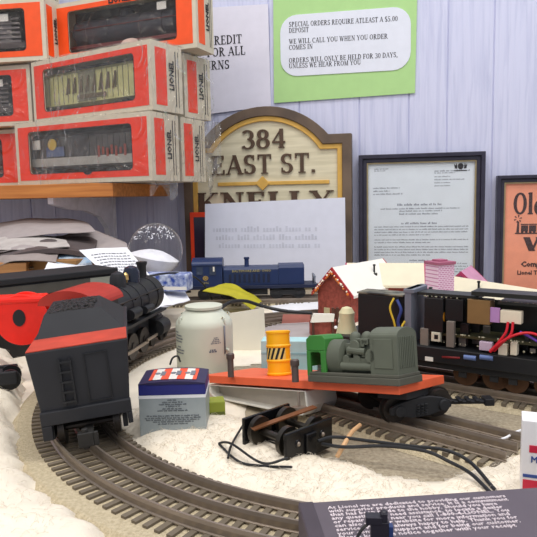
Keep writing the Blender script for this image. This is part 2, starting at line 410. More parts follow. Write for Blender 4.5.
# ------------------------------------------------------- cotton batting
cotton = mat('cotton_batting', (232, 222, 204), .95, var=.04, scale=40, bump=.25, bscale=900, spec=.1)
def batting(name, label, poly, h, edge, seed, step=.0035, hfun=None, fib=900):
    n = len(poly)
    xs = [p[0] for p in poly]; ys = [p[1] for p in poly]
    def inside(x, y):
        c = False; j = n-1
        for i in range(n):
            if (ys[i] > y) != (ys[j] > y) and x < (xs[j]-xs[i])*(y-ys[i])/(ys[j]-ys[i])+xs[i]: c = not c
            j = i
        return c
    def dist(x, y):
        m = 1e9
        for i in range(n):
            ax, ay, bx, by = xs[i], ys[i], xs[(i+1) % n], ys[(i+1) % n]
            dx, dy = bx-ax, by-ay; t = max(0, min(1, ((x-ax)*dx+(y-ay)*dy)/(dx*dx+dy*dy+1e-12)))
            m = min(m, math.hypot(x-ax-t*dx, y-ay-t*dy))
        return m
    b = MB(); grid = {}; top = []
    nx, ny = int((max(xs)-min(xs))/step)+1, int((max(ys)-min(ys))/step)+1
    for i in range(nx):
        for j in range(ny):
            x = min(xs)+i*step + .0012*noise.noise((i*.7, j*.7, seed)); y = min(ys)+j*step
            wob = .006*noise.noise((x*60, y*60, seed+5))
            d = (dist(x, y) if inside(x, y) else -dist(x, y)) + wob
            if d < -step*1.6: continue
            e = min(1, max(0, d)/edge); e = math.sqrt(e*(2-e))
            hh = h*(hfun(x, y) if hfun else 1)
            z = e*(hh*(.85+.35*noise.noise((x*22, y*22, seed))) + .0007*noise.noise((x*110, y*110, seed))+.0002*noise.noise((x*500, y*500, seed)))
            z = max(z, .0004)+.0003
            grid[i, j] = b.v((x, y, z))
            if d > step: top.append((x, y, z))
    for (i, j), v in grid.items():
        q = [grid.get(k) for k in ((i, j), (i+1, j), (i+1, j+1), (i, j+1))]
        if all(q): b.f(q, True)
    b.bm.verts.ensure_lookup_table()
    for v in [v for v in b.bm.verts if not v.link_faces]: b.bm.verts.remove(v)
    # give it an underside
    r = bmesh.ops.extrude_face_region(b.bm, geom=list(b.bm.faces))
    for v in [g for g in r['geom'] if isinstance(g, bmesh.types.BMVert)]: pass
    newv = {g for g in r['geom'] if isinstance(g, bmesh.types.BMVert)}
    for v in b.bm.verts:
        if v not in newv: v.co.z = .0002
    # loose fibres
    rn = random.Random(seed)
    for _ in range(fib):
        x, y, z = rn.choice(top); a = rn.uniform(0, 6.28); L = rn.uniform(.003, .009); w = .00008
        dx, dy = math.cos(a), math.sin(a); hgt = rn.uniform(.0005, .0022)
        p = [(x-dx*L/2, y-dy*L/2, z), (x-dx*L/5, y-dy*L/5+w*3, z+hgt), (x+dx*L/5, y+dy*L/5, z+hgt*.9), (x+dx*L/2, y+dy*L/2, z)]
        b.tube(p, w, 3)
    o = b.build(name, cotton, sharp=9)
    tag(o, label, 'cotton batting')
    return origin_at(o, (sum(xs)/n, sum(ys)/n, 0))
def gp(pts, z=.003): return [tuple(G(a, b, z)[:2]) for a, b in pts]
batting('snow_batting', 'thick white cotton snow left of the curved track', gp([(-40, 352), (12, 360), (22, 395), (15, 418), (14, 436), (26, 474), (52, 503), (96, 532), (130, 575), (-120, 600), (-120, 380)]), .016, .025, 11, hfun=lambda x, y: 1+ .5*max(0, min(1, (y-.38)/.06)))
batting('snow_batting', 'white cotton snow inside the curve around the loose wheel truck', gp([(520, 448), (497, 462), (460, 474), (440, 484), (400, 477), (350, 462), (322, 456), (290, 446), (255, 420), (225, 412), (210, 400), (150, 400), (130, 412), (134, 436), (150, 450), (180, 463), (220, 480), (262, 493), (300, 501), (420, 520), (525, 530), (560, 480), (545, 450)]), .0065, .02, 23, fib=1500)
batting('snow_batting', 'thin flat white snow sheet spread behind the milk tank and under the back tracks', [(-.075, .385), (-.10, .40), (-.30, .45), (-.34, .84), (.2, .88), (.2, .66), (.03, .585), (-.03, .54), (-.062, .50), (-.02, .45), (-.03, .405)], .0018, .01, 31, step=.007, fib=300)

# ---------------------------------------------------------------- shelf
shelf_end = Vector((-.218, .885, 0))
oak = wood_mat('oak_veneer', (176, 104, 44), (208, 136, 66))
sh = thing('wall_shelf', 'oak-faced wooden shelf holding the orange train boxes', 'shelf', (shelf_end.x, shelf_end.y, .155), -WYAW)
mb = MB().box((-.75, 0, 0), (0, .232, .0195)); mb.build('board', oak, sh, bevel=.0008)
wm = mat('white_bracket', (236, 236, 244), .5)
for xx in (-.105, -.5):
    br = MB()
    br.prism([(.231, 0), (.025, 0), (.025, -.009), (.07, -.018), (.13, -.022), (.18, -.034), (.205, -.054), (.213, -.088), (.231, -.088)], xx-.012, xx-.003, 'x')
    br.box((xx-.016, .226, -.11), (xx+.001, .2315, 0))
    br.build('bracket', wm, sh)

# ----------------------------------------------------------- train boxes
BW, BH, BD = .265, .0925, .064
def rr(x0, z0, x1, z1, r, n=4):
    out = []
    for cx, cz, a in ((x1-r, z0+r, -90), (x1-r, z1-r, 0), (x0+r, z1-r, 90), (x0+r, z0+r, 180)):
        for k in range(n+1): t = R(a+90*k/n); out.append((cx+r*math.cos(t), cz+r*math.sin(t)))
    return out
def rect_like(x0, z0, x1, z1, n=4):
    out = []
    for cx, cz in ((x1, z0), (x1, z1), (x0, z1), (x0, z0)):
        out += [(cx, cz)]*1
    return out
def frame_pts(x0, z0, x1, z1, inner):
    """project inner loop onto rectangle so both loops have equal count"""
    cx, cz = (x0+x1)/2, (z0+z1)/2; out = []
    q = len(inner)//4
    for k, (a, b) in enumerate(inner):
        c = [(x1, z0), (x1, z1), (x0, z1), (x0, z0)][k//q]
        m = k % q
        if m == q//2: out.append(c)
        else:
            # slide along the two sides that meet at the corner
            first = m < q//2
            out.append({0: (a, z0) if first else (x1, b), 1: (x1, b) if first else (a, z1), 2: (a, z1) if first else (x0, b), 3: (x0, b) if first else (a, z0)}[k//q])
    return out
boxred = mat('panel_orange_red', (232, 58, 30), .45, var=.05)
boxorg = mat('panel_orange', (240, 84, 30), .45, var=.05)
cream_card = mat('cream_card', (205, 196, 176), .65, var=.04)
inside_m = mat('dark_box_interior', (44, 36, 36), .8)
def make_box(wrap=True, red=True):
    """template: front-right-bottom corner at origin, body runs to -x and +y"""
    t = thing('train_box', '', 'box')
    w = (-.236, .016, -.034, .078)
    inner = rr(w[0], w[1], w[2], w[3], .006)
    b = MB()
    b.ring2d(frame_pts(-BW, 0, 0, BH, inner), inner, 0, .0012)
    b.box((-BW, .0012, 0), (0, BD, .0012)); b.box((-BW, .0012, BH-.0012), (0, BD, BH))
    b.box((-BW, .0012, .0012), (-BW+.0012, BD, BH-.0012)); b.box((-.0012, .0012, .0012), (0, BD, BH-.0012))
    b.mi = 1; b.box((-BW+.0012, BD-.0012, .0012), (-.0012, BD, BH-.0012))
    b.build('carton', [cream_card, inside_m], t)
    b = MB(); p = .0065
    b.ring2d(frame_pts(-BW+p, p, -p, BH-p, inner), inner, -.0005, 0)
    b.build('front_panel', boxred if red else boxorg, t)
    b = MB(); b.ring2d(rr(w[0]-.0006, w[1]-.0006, w[2]+.0006, w[3]+.0006, .006), inner, -.0009, -.0004)
    b.build('window_border', ink, t)
    b = MB(); b.box((0, .008, .008), (.0005, .030, BH-.008)); b.build('side_panel', boxred if red else boxorg, t)
    MS = Matrix.Rotation(R(90), 4, 'Z') @ Matrix.Rotation(R(90), 4, 'X') @ Matrix.Rotation(R(90), 4, 'Z')
    letters('brand_lettering', 'LIONEL', .0135, ink, t, (.0008, .045, .03), MS, bold=.035, squeeze=.9)
    b = MB(); b.box((0, .049, .008), (.0004, .0505, BH-.008)); b.box((0, .055, .008), (.0004, .056, BH-.008)); b.build('side_stripe', ink, t)
    b = MB(); b.box((w[0]-.002, .0014, w[1]-.002), (w[2]+.002, .0018, w[3]+.002)); b.build('window_film', film, t)
    if wrap:
        b = MB(); o = .0022
        # crinkled shell of cling film: front, side and top faces on a grid
        def patch(fn, nu, nv):
            g = [[b.v(fn(i/nu, j/nv)) for j in range(nv+1)] for i in range(nu+1)]
            for i in range(nu):
                for j in range(nv): b.f([g[i][j], g[i+1][j], g[i+1][j+1], g[i][j+1]], True)
        sd = random.random()*50
        def cr(a, c): return .0022*abs(noise.noise((a*9, c*5+sd, sd)))+.0014*noise.noise((a*30, c*18, sd+3))
        patch(lambda u, v: (-BW-.003+(BW+.006)*u, -o-cr(u*4, v*2), -.002+(BH+.004)*v), 60, 20)
        patch(lambda u, v: (o+.0015+cr(u*2+9, v*2), -.003+(BD+.006)*u, -.002+(BH+.004)*v), 20, 20)
        patch(lambda u, v: (-BW-.003+(BW+.006)*u, -.003+(BD+.006)*v, BH+.0008+.3*abs(cr(u*4, v*2+7))), 50, 14)
        b.build('plastic_wrap', wrapm, t)
    return t
tpl_wrap = make_box(True, True); tpl_plain = make_box(False, False)
def place(o, X, Y, z, yaw, label):
    o.location = (X, Y, z); o.rotation_euler = (0, 0, -yaw); o['label'] = label; o['group'] = 'boxed train cars on the shelf'
    return o
Z1 = .1755; DZ = .0955
def at(px, d):  # x for pixel column at depth d
    return P(px, 110, d).x
first = {}
def put(kind, px, d, lvl, yaw, label, dz=0):
    tp = tpl_wrap if kind == 'w' else tpl_plain
    o = tp if kind not in first else copy_tree(tp)
    first[kind] = 1
    return place(o, at(px, d), d, Z1+DZ*lvl+dz, R(yaw), label)
bA = put('w', 150, .85, 0, 27, 'wrapped orange box with grey boxcar window, lowest on the shelf front')
bD = put('w', 153, .86, 1, 32, 'wrapped orange box with pale yellow car behind its window, middle of the stack')
bG = put('p', 199, .925, 2, 23, 'orange box with dark tank car and brand name, top of the stack')
bD.scale = (.93, 1, 1); bA.scale = (.97, 1, 1)
bG.scale = (.97, .82, 1)
bB = put('w', 180, .918, 0, 27, 'wrapped orange box behind the lowest box, only its end showing')
bE = put('w', 185, .945, 1, 32, 'wrapped orange box behind the middle box, only its end showing')
bC = put('w', 17, 1.03, 0, 14, 'orange box at the left edge of the shelf, lowest of three')
bF = put('w', 32, 1.0, 1, 12, 'orange box at the left edge with dark window, middle of three')
bH = put('p', 50, .985, 2, 8, 'orange box at upper left with grey-geared car in its window')
bI = put('p', 50, 1.0, 3, 8, 'orange box topmost at upper left, only its lower edge in sight')

def dull(n, c): return mat(n, c, .55)
def freight_car(bx, kind, label, body, extra=None):
    """small rolling stock standing inside box bx (box-local coordinates)"""
    t = thing('toy_freight_car', label, 'toy train car', group='train cars inside boxes')
    t.matrix_world = Matrix.Translation(bx.location) @ Matrix.Rotation(bx.rotation_euler.z, 4, 'Z') @ Matrix.Translation((-.14, .034, .003))
    b = MB()
    if kind == 'box':
        b.prism([(-.02, .022), (.02, .022), (.02, .066), (.012, .072), (-.012, .072), (-.02, .066)], -.10, .10, 'x')
        b.mi = 1
        b.box((-.018, -.0212, .024), (.018, -.0202, .066)); b.box((-.02, -.022, .066), (.02, -.0212, .0675)); b.box((-.02, -.022, .0235), (.02, -.0212, .025))
        for q in range(-9, 10):
            if abs(q) > 2: b.box((q*.0105-.0006, -.0207, .024), (q*.0105+.0006, -.02, .066))
    elif kind == 'tank':
        b.lathe([(.004, -.10), (.014, -.098), (.02, -.092), (.02, .092), (.014, .098), (.004, .10)], (0, 0, .048), axis='x')
        b.lathe([(.011, 0), (.011, .01), (.006, .0125)], (0, 0, .064))
        for q in (-.07, -.03, .03, .07): b.lathe([(.0206, q), (.0206, q+.003)], (0, 0, .048), axis='x')
        b.mi = 1; b.box((-.105, -.02, .02), (.105, .02, .0255)); b.tube([(-.1, -.021, .05), (.1, -.021, .05)], .0007)
    else:
        b.box((-.105, -.022, .02), (.105, .022, .029))
        b.mi = 1
        b.lathe([(.018, -.018), (.018, .012), (.015, .016)], (.03, 0, .047), axis='y'); b.lathe([(.022, -.006), (.022, -.003)], (.03, 0, .047), axis='y')
        b.box((-.02, -.016, .029), (.09, .016, .034)); b.box((.055, -.016, .034), (.075, .014, .07)); b.box((-.085, -.016, .029), (-.04, .016, .06))
        for q in range(5): b.box((.052, -.019, .036+q*.007), (.09, -.016, .039+q*.007))
    b.build('body', body, t, bevel=.0005)
    for sx in (-.07, .07):
        b = MB(); b.box((sx-.022, -.019, .008), (sx+.022, -.015, .015)); b.box((sx-.006, -.015, .008), (sx+.006, .015, .02))
        for q in (-.014, .014):
            for yy in (-.0165, .0165): b.cyl((sx+q, yy-.0015, .009), (sx+q, yy+.0015, .009), .009, n=18)
        b.build('truck', blackmatte, t)
    if extra: extra(t)
    return t
cr_y = dull('pale_yellow_green', (196, 192, 130)); cr_g = dull('olive_grey', (120, 118, 92))
def ex_D(t):
    b = MB()
    for q in range(8):
        x = -.045+q*.014
        b.loft([[(x, -.0215, .036), (x+.003, -.0215, .036), (x+.003, -.0225, .036), (x, -.0225, .036)],
                [(x+.006, -.0215, .06), (x+.009, -.0215, .06), (x+.009, -.0225, .06), (x+.006, -.0225, .06)]], True, False)
        b.box((x+.006, -.0225, .037), (x+.0085, -.0215, .058))
    b.box((-.02, -.0225, .027), (.04, -.0215, .033))
    b.build('side_lettering', dull('brown_letter', (96, 82, 56)), t)
freight_car(bD, 'box', 'pale yellow boxcar seen through the middle box window', [cr_y, cr_g], ex_D)
def ex_A(t):
    b = MB(); b.box((-.098, -.0222, .024), (.098, -.0213, .036)); b.build('pale_sill_stripe', dull('pale_grey', (168, 164, 156)), t)
    b = MB(); b.box((-.094, -.0228, .050), (-.078, -.022, .064)); b.build('price_tag', white_card, t)
    b = MB(); b.box((-.066, -.0226, .038), (-.03, -.0216, .052)); b.build('blue_patch', dull('dull_blue', (84, 96, 130)), t)
    b = MB(); b.cyl((-.053, -.0216, .056), (-.053, -.0232, .056), .0085, n=20); b.build('yellow_emblem', dull('dull_yellow', (200, 168, 70)), t)
    b = MB(); 
    for q in range(7): b.box((.035+q*.008, -.0226, .034+.003*(q % 2)), (.039+q*.008, -.0216, .050-.002*(q % 3)))
    b.build('red_graffiti', dull('dull_red', (140, 60, 46)), t)
freight_car(bA, 'box', 'dark grey boxcar with yellow emblem in the lowest box', [dull('boxcar_grey', (74, 68, 66)), dull('boxcar_dark', (52, 48, 50))], ex_A)
def tagp(x, z):
    def e(t):
        b = MB(); b.box((x, -.0262, z), (x+.016, -.0255, z+.011)); b.build('price_tag', white_card, t)
    return e
freight_car(bG, 'tank', 'dark tank car seen through the top box window', [dull('tank_grey', (52, 50, 58)), dull('tank_red', (96, 30, 30))], tagp(.07, .06))
freight_car(bH, 'flat', 'grey machine car with a round gear in the upper left box', [dull('car_brown', (60, 48, 48)), dull('gear_grey', (118, 110, 110))], tagp(.06, .06))
freight_car(bF, 'flat', 'dark car in the middle left box', [dull('car_brown', (60, 48, 48)), dull('gear_dark', (86, 78, 78))], tagp(.07, .06))
freight_car(bC, 'tank', 'dark red tank car in the lowest left box', [dull('tank_maroon', (84, 34, 40)), dull('tank_red', (96, 30, 30))])
# emblem oval and front brand name on the top box, oval on lowest box
letters('brand_lettering', 'LIONEL', .0125, ink, bG, (-.155, -.0012, .0805), bold=.04)
b = MB(); b.prism([(-.118+.016*math.cos(k*.314), .019+.0065*math.sin(k*.314)) for k in range(20)], -.0012, -.0006, 'y')
b.build('oval_emblem', mat('emblem_white', (196, 170, 160), .5), bG)
b = MB(); b.prism([(-.118+.008*math.cos(k*.314), .016+.0045*math.sin(k*.314)) for k in range(20)], -.0013, -.0006, 'y')
b.build('round_logo', ink, bA)
# loose gathered film hanging off the right ends of the stack
def film_flap(px0, py0, px1, py1, d0, d1, seed, label):
    b = MB(); n = 14; rn = random.Random(seed); g = []
    for i in range(n+1):
        r = []
        for j in range(n+1):
            u, v = i/n, j/n
            w = 1-.35*v*abs(math.sin(3+seed+u*5))
            p = P(px0+(px1-px0)*u, py0+(py1-py0)*v*w + 6*math.sin(u*6+seed)*v, d0+(d1-d0)*u)
            p.y += .008*noise.noise((u*5, v*4, seed))+.003*noise.noise((u*16, v*14, seed)); r.append(b.v(p))
        g.append(r)
    for i in range(n):
        for j in range(n): b.f([g[i][j], g[i+1][j], g[i+1][j+1], g[i][j+1]], True)
    o = b.build('loose_wrap', flapm); tag(o, label, 'plastic film'); 
    return origin_at(o, P((px0+px1)/2, (py0+py1)/2, (d0+d1)/2))
film_flap(200, 122, 221, 197, .99, 1.02, 4, 'loose crinkled clear film behind the lowest boxes, in front of the wooden sign')
film_flap(150, 180, 178, 197, .868, .915, 9, 'loose clear film sagging under the lowest orange box')

# --------------------------------------------------- things on the wall
def wall_thing(name, label, cat, off, px, py):
    p = W(px, py, off); return thing(name, label, cat, p, -WYAW), p
def wl(px, py, off, p):      # pixel -> local (x,z) in a wall thing whose origin is p
    q = W(px, py, off); return ((q-p).dot(WU), q.z-p.z)

# green notice
lime = mat('lime_card', (172, 212, 142), .7, var=.02)
t, p = wall_thing('green_notice', 'pale green sheet with a rounded white special orders notice', 'notice', .003, 345, 98)
a = wl(274, 103, .003, p); c = wl(415, 93, .003, p); tl = wl(273, -28, .003, p); tr_ = wl(418, -34, .003, p)
MB().prism([a, c, tr_, tl], 0, .0012, 'y').build('green_sheet', lime, t)
x0, z0 = wl(281, 77, .003, p); x1, z1 = wl(411, 6, .003, p)
sl = (c[1]-a[1])/(c[0]-a[0])
o = MB().prism([(q[0], q[1]) for q in rr(x0, z0, x1, z1, .028, 6)], -.0012, -.0003, 'y').build('white_label', mat('label_paper', (222, 226, 238), .6, var=.02), t)
TT = "SPECIAL ORDERS REQUIRE ATLEAST A $5.00\nDEPOSIT\n\nWE WILL CALL YOU WHEN YOU ORDER\nCOMES IN\n\nORDERS WILL ONLY BE HELD FOR 30 DAYS,\nUNLESS WE HEAR FROM YOU"
b = MB()
for txt, (xl, yb), xr in (("SPECIAL ORDERS REQUIRE ATLEAST A $5.00", (289, 27), 398), ("DEPOSIT", (289, 33), 309), ("WE WILL CALL YOU WHEN YOU ORDER", (289, 44), 388), ("COMES IN", (289, 50), 313), ("ORDERS WILL ONLY BE HELD FOR 30 DAYS,", (289, 63), 398), ("UNLESS WE HEAR FROM YOU", (289, 68.5), 361)):
    xa, za = wl(xl, yb, .004, p); xb, zb = wl(xr, yb-(xr-xl)*.055, .004, p); h = .0078
    b.X = Matrix.Translation((xa, 0, za)) @ Matrix.Rotation(-math.atan2(zb-za, xb-xa), 4, 'Y')
    serif_text(b, txt, 0, 0, h, -.0015, -.0012, math.hypot(xb-xa, zb-za)/serif_width(txt, h))
b.build('notice_lettering', ink, t)

# white notice, partly behind boxes
t, p = wall_thing('paper_notice', 'white sheet reading credit for all returns, half behind the train boxes', 'notice', .003, 232, 118)
a = wl(186, 117, .003, p); c = wl(271, 106, .003, p); d_ = wl(268, 4, .003, p); e_ = wl(186, 9, .003, p)
MB().prism([a, c, d_, e_], 0, .0008, 'y').build('sheet', mat('notice_paper', (222, 220, 234), .75, var=.02), t)
b = MB(); hgt = .0145
for s, (xe, yb) in (('CREDIT', (242.5, 43)), ('FOR ALL', (246, 54.5)), ('RETURNS', (230, 68.5))):
    w_ = serif_width(s, hgt, .86); q = wl(xe, yb, .003, p)
    serif_text(b, s, q[0]-w_, q[1], hgt, -.0006, 0, .86)
b.build('lettering', ink, t)

# framed letter
def frame(name, label, off, cornersBL, TR, fm, lip, depth=.018, fw=.013):
    p = W((cornersBL[0]+TR[0])/2, cornersBL[1], off)
    t = thing(name, label, 'picture frame', p, -WYAW)
    x0, z0 = wl(cornersBL[0], cornersBL[1], off, p); x1, z1 = wl(TR[0], TR[1], off, p)
    def rect(a): return [(x0+a, z0+a), (x1-a, z0+a), (x1-a, z1-a), (x0+a, z1-a)]
    b = MB(); b.ring2d(rect(0), rect(fw*.5), .0, depth); b.ring2d(rect(fw*.5), rect(fw), .004, depth-.001); b.build('frame_moulding', fm, t, bevel=.0008)
    b = MB(); b.ring2d(rect(fw), rect(fw+.0022), .005, .012); b.build('frame_lip', lip, t)
    return t, p, (x0+fw+.0022, z0+fw+.0022, x1-fw-.0022, z1-fw-.0022), (x0, z0, x1, z1)
navy = mat('dark_frame_wood', (48, 46, 62), .35, var=.15)
gold = mat('dull_gold_lip', (150, 136, 104), .5, .3)
t, p, q, qq = frame('letter_frame', 'black framed typed letter with a crest on the wall', .02, (359, 292), (486, 151), navy, gold)
MB().box((q[0]-.001, .009, q[1]-.001), (q[2]+.001, .011, q[3]+.001)).build('letter_paper', mat('letter_paper', (216, 224, 232), .6, var=.02), t)
b = MB(); rn = random.Random(5)
W_ = q[2]-q[0]; H_ = q[3]-q[1]
def lz_(f): return q[3]-f*H_
for (f, a0, a1, hh) in [(.03, .06, .2, .0013), (.045, .06, .16, .0013), (.06, .63, .95, .0018), (.075, .63, .82, .0014), (.105, .63, .77, .0014), (.13, .63, .9, .0014), (.155, .63, .77, .0014), (.18, .63, .78, .0014),
                       (.19, .05, .3, .0016), (.215, .05, .2, .0016), (.24, .05, .33, .0016),
                       (.335, .28, .7, .0024), (.365, .12, .86, .0016), (.385, .3, .7, .0016), (.41, .3, .66, .0018), (.49, .32, .65, .0022)]:
    word_bars(b, q[0]+a0*W_, q[0]+a1*W_, lz_(f+.015), hh*1.5, .009, rn)
for blk, n in ((.53, 4), (.64, 2), (.70, 4), (.84, 5)):
    for k in range(n): word_bars(b, q[0]+.06*W_, q[0]+.95*W_, lz_(blk+.023*k), .0021, .009, rn, 1 if k < n-1 else .6)
word_bars(b, q[0]+.4*W_, q[0]+.58*W_, lz_(.815), .0028, .009, rn)
b.build('typed_lines', mat('typed_ink', (128, 134, 146), .8), t)
b = MB(); cx, cz = q[0]+.87*W_, q[3]-.02*H_
b.prism([(cx+.0045*math.cos(k*.5), cz-.003+.005*math.sin(k*.5)) for k in range(12)], .0082, .009)
for s in (-1, 1):
    b.prism([(cx+s*.005, cz-.007), (cx+s*.009, cz-.006), (cx+s*.010, cz+.001), (cx+s*.008, cz-.002), (cx+s*.0065, cz+.002), (cx+s*.0055, cz-.002)], .0082, .009)
b.box((cx-.010, .0082, cz-.0105), (cx+.010, .009, cz-.0093))
b.build('crest', ink, t)
MB().box((q[0]-.001, .0065, q[1]-.001), (q[2]+.001, .0072, q[3]+.001)).build('glass', film_mat('frame_glass', .985, .05, 0, 1), t)

# orange poster
t, p, q, qq = frame('poster_frame', 'black framed orange poster with old time engine cut, at the right edge', .02, (495, 300), (640, 172), navy, gold, fw=.011)
MB().box((q[0]-.001, .009, q[1]-.001), (q[2]+.001, .011, q[3]+.001)).build('poster_paper', mat('orange_poster', (240, 158, 128), .6, var=.04), t)
b = MB()
def pl(px, py): return wl(px, py, .012, p)
xx, zz = pl(513.5, 214.5)
serif_text(b, 'Old', xx, zz, .0345, .0084, .009, .66, bold=1.3)
xx, zz = pl(524, 251)
serif_text(b, 'V', xx, zz, .022, .0084, .009, 1.3, bold=2.0)
b.build('poster_title', mat('brown_ink', (66, 46, 48), .7), t)
xx, zz = pl(521, 266.5); letters('poster_subtitle', 'Company', .0115, MATS['brown_ink'], t, (xx, .0086, zz), bold=.045)
xx, zz = pl(517, 274.5); letters('poster_line', 'Lionel Trains', .0092, MATS['brown_ink'], t, (xx, .0086, zz), bold=.03)
b = MB(); xx, zz = pl(515, 234)
b.box((xx, .0084, zz), (xx+.07, .009, zz+.0018))
b.prism([(xx+.002, zz+.002), (xx+.006, zz+.002), (xx+.006, zz+.02), (xx+.0035, zz+.02)], .0084, .009)
for k in range(6): 
    a = k*math.pi/3+.3; b.prism([(xx+.004+.002*math.cos(a), zz+.024+.002*math.sin(a)), (xx+.004+.006*math.cos(a-.2), zz+.024+.006*math.sin(a-.2)), (xx+.004+.006*math.cos(a+.2), zz+.024+.006*math.sin(a+.2))], .0084, .009)
for k in range(5):
    x2 = xx+.009+k*.012
    b.box((x2, .0084, zz+.004), (x2+.0105, .009, zz+.0135)); b.box((x2-.0005, .0084, zz+.0145), (x2+.011, .009, zz+.016))
    for w in (.002, .008): b.prism([(x2+w+.002*math.cos(j*.7), zz+.003+.002*math.sin(j*.7)) for j in range(9)], .0084, .009)
b.build('train_engraving', MATS['brown_ink'], t)
b = MB(); rn = random.Random(8)
for f in (186, 188.5): 
    xx, zz = pl(508, f+2); 
MB().box((q[0]-.001, .0065, q[1]-.001), (q[2]+.001, .0072, q[3]+.001)).build('glass', film_mat('poster_glass', .985, .05, 0, 1), t)

# wooden sign
OFF = .032
p = W(268, 282, OFF)
t = thing('address_sign', 'arched carved wooden sign with brown letters 384 EAST ST.', 'sign', p, -WYAW)
def sp(px, py): return wl(px, py, OFF, p)
def arch(inset, n=22):
    xl, _ = sp(184, 200); xr, zs = sp(351.5, 133)
    zb = sp(268, 281.5)[1]; xl += inset; xr -= inset
    cx = (xl+xr)/2; zsh = zs-inset
    sx = sp(328, 133)[0]-cx-inset*.6      # half chord of the arch
    ztop = sp(268, 106)[1]-inset
    rise = ztop-zsh; rad = (sx*sx+rise*rise)/(2*rise); zc = ztop-rad
    a0 = math.asin(sx/rad); pts = [(xl, zb+inset), (xr, zb+inset), (xr, zsh)]
    for k in range(n+1):
        a = a0-2*a0*k/n; pts.append((cx+rad*math.sin(a), zc+rad*math.cos(a)))
    pts.append((xl, zsh)); return pts
signbrown = wood_mat('weathered_brown', (82, 68, 58), (112, 94, 78), (4, 20, 4), .6)
cream = wood_mat('cream_carved_face', (206, 198, 168), (226, 218, 190), (3, 10, 40), .6)
yel = mat('ochre_trim', (214, 170, 84), .55, var=.08)
b = MB(); b.ring2d(arch(0), arch(.0155), 0, .022); b.build('sign_rim', signbrown, t, bevel=.001)
b = MB(); b.ring2d(arch(.0155), arch(.0235), .003, .012); b.build('trim_band', yel, t, bevel=.0008)
b = MB(); b.prism(arch(.0230), .0075, .02); b.build('sign_face', cream, t)
b = MB()
def line_text(s, xl, xr, yb, yt, bold=1.05, nz=.004):
    (xa, za), (xb, zb_) = sp(xl, yb), sp(xr, yb)
    h = sp((xl+xr)/2, yt)[1]-sp((xl+xr)/2, yb)[1]
    ws = (xb-xa)/serif_width(s, h, 1)
    serif_text(b, s, xa, (za+zb_)/2, h, nz, .008, ws, bold=bold)
line_text('384', 241, 287, 148, 129); b.build('carved_number', mat('letter_brown', (84, 64, 50), .6), t); b = MB(); line_text('EAST ST.', 211, 318, 173.5, 154); b.build('carved_lettering', MATS['letter_brown'], t); b = MB(); line_text('KNELLY', 196, 335, 212, 191.5, 1.2)
b.build('carved_lettering', mat('letter_brown', (84, 64, 50), .6), t)
b = MB(); (xa, za), (xb, zb_) = sp(217, 184), sp(329, 182); zc = (za+zb_)/2; xc = sp(262, 183)[0]
b.box((xa, .0045, zc-.003), (xb, .008, zc+.003)); b.prism([(xc-.012, zc), (xc, zc-.012), (xc+.012, zc), (xc, zc+.012)], .003, .008)
b.build('diamond_divider', yel, t, bevel=.0006)

# white sheet propped in front of the sign
p = W(276, 283, .08); t = thing('propped_sheet', 'blank back of a white sheet propped against the wooden sign', 'paper', p, -WYAW)
f_ = lambda a, b_: wl(a, b_, .08, p)
MB().prism([f_(205, 284), f_(346, 283), f_(345, 197.5), f_(205, 204)], 0, .001).build('sheet', mat('bright_sheet', (220, 224, 240), .7, var=.02), t)
b = MB(); rn = random.Random(2)
for k, zz in enumerate((232, 240, 248)):
    x0, z0 = f_(213+3*k, zz); x1, _ = f_(318, zz); word_bars(b, x0, x1, z0, .0085, -.0001, rn)
b.build('show_through_print', mat('faint_print', (203, 207, 223), .8), t)

# orange-edged box leaning beside the sheet
p = W(199, 283, .05); t = thing('leaning_box', 'orange-edged dark box standing upright left of the propped sheet', 'box', p, -WYAW)
f_ = lambda a, b_: wl(a, b_, .05, p)
x0, z0 = f_(192, 283); x1, z1 = f_(225, 212)
b = MB(); b.box((x0, 0, z0), (x1, .015, z1)); b.build('carton', orange, t, bevel=.0008)
MB().box((x0+.007, -.0006, z0+.006), (x1, 0, z1-.008)).build('dark_window', mat('window_dark', (48, 40, 62), .2), t)

# --------------------------------------------------------- blue switcher
def rot_thing(*a, **k): return thing(*a, **k)
navyb = mat('engine_blue', (28, 46, 88), .4, var=.06)
dL, dR = .88, .90
pL, pR = G(197, 304, .011), G(314, 304, .011)
pL = Vector(((197-268.5)/F*.895, .895, .0112))
t = thing('blue_switcher', 'blue diesel switcher engine in front of the white sheet', 'toy locomotive', (P(252, 290, .86).x, .86, .0108), 0); t.scale = (1.10, 1, .92)
Lh = .078
b = MB(); b.box((-Lh, -.02, .016), (Lh+.004, .02, .021)); b.build('walkway', mat('engine_dark_blue', (20, 30, 60), .5), t, bevel=.0006)
b = MB()
b.prism([(-.0155, .021), (.0155, .021), (.0155, .044), (.013, .048), (-.013, .048), (-.0155, .044)], -.035, .062, 'x')
b.prism([(-.0165, .021), (.0165, .021), (.0165, .046), (.0138, .0505), (-.0138, .0505), (-.0165, .046)], .034, .066, 'x')
b.mi = 1
for k in range(9): b.box((-.028+k*.006, -.0162, .025), (-.025+k*.006, -.0153, .038))
b.build('hood', [navyb, mat('engine_dark_blue', (20, 30, 60), .5)], t, bevel=.0008)
b = MB(); prof = [(-.018, .018), (.018, .018), (.018, .052)] + [(.0195*math.cos(R(a)), .052+.010*math.sin(R(a))) for a in range(0, 181, 15)] + [(-.018, .052)]
b.prism(prof, -.074, -.036, 'x'); b.build('cab', navyb, t, bevel=.0005)
b = MB(); b.box((-.068, -.0188, .038), (-.060, -.0181, .050)); b.box((-.052, -.0188, .038), (-.044, -.0181, .050)); b.build('cab_window', mat('cab_glass', (60, 70, 90), .1), t)
MB().box((-.0475, -.0193, .043), (-.0455, -.0188, .050)).build('window_highlight_bar', white_card, t)
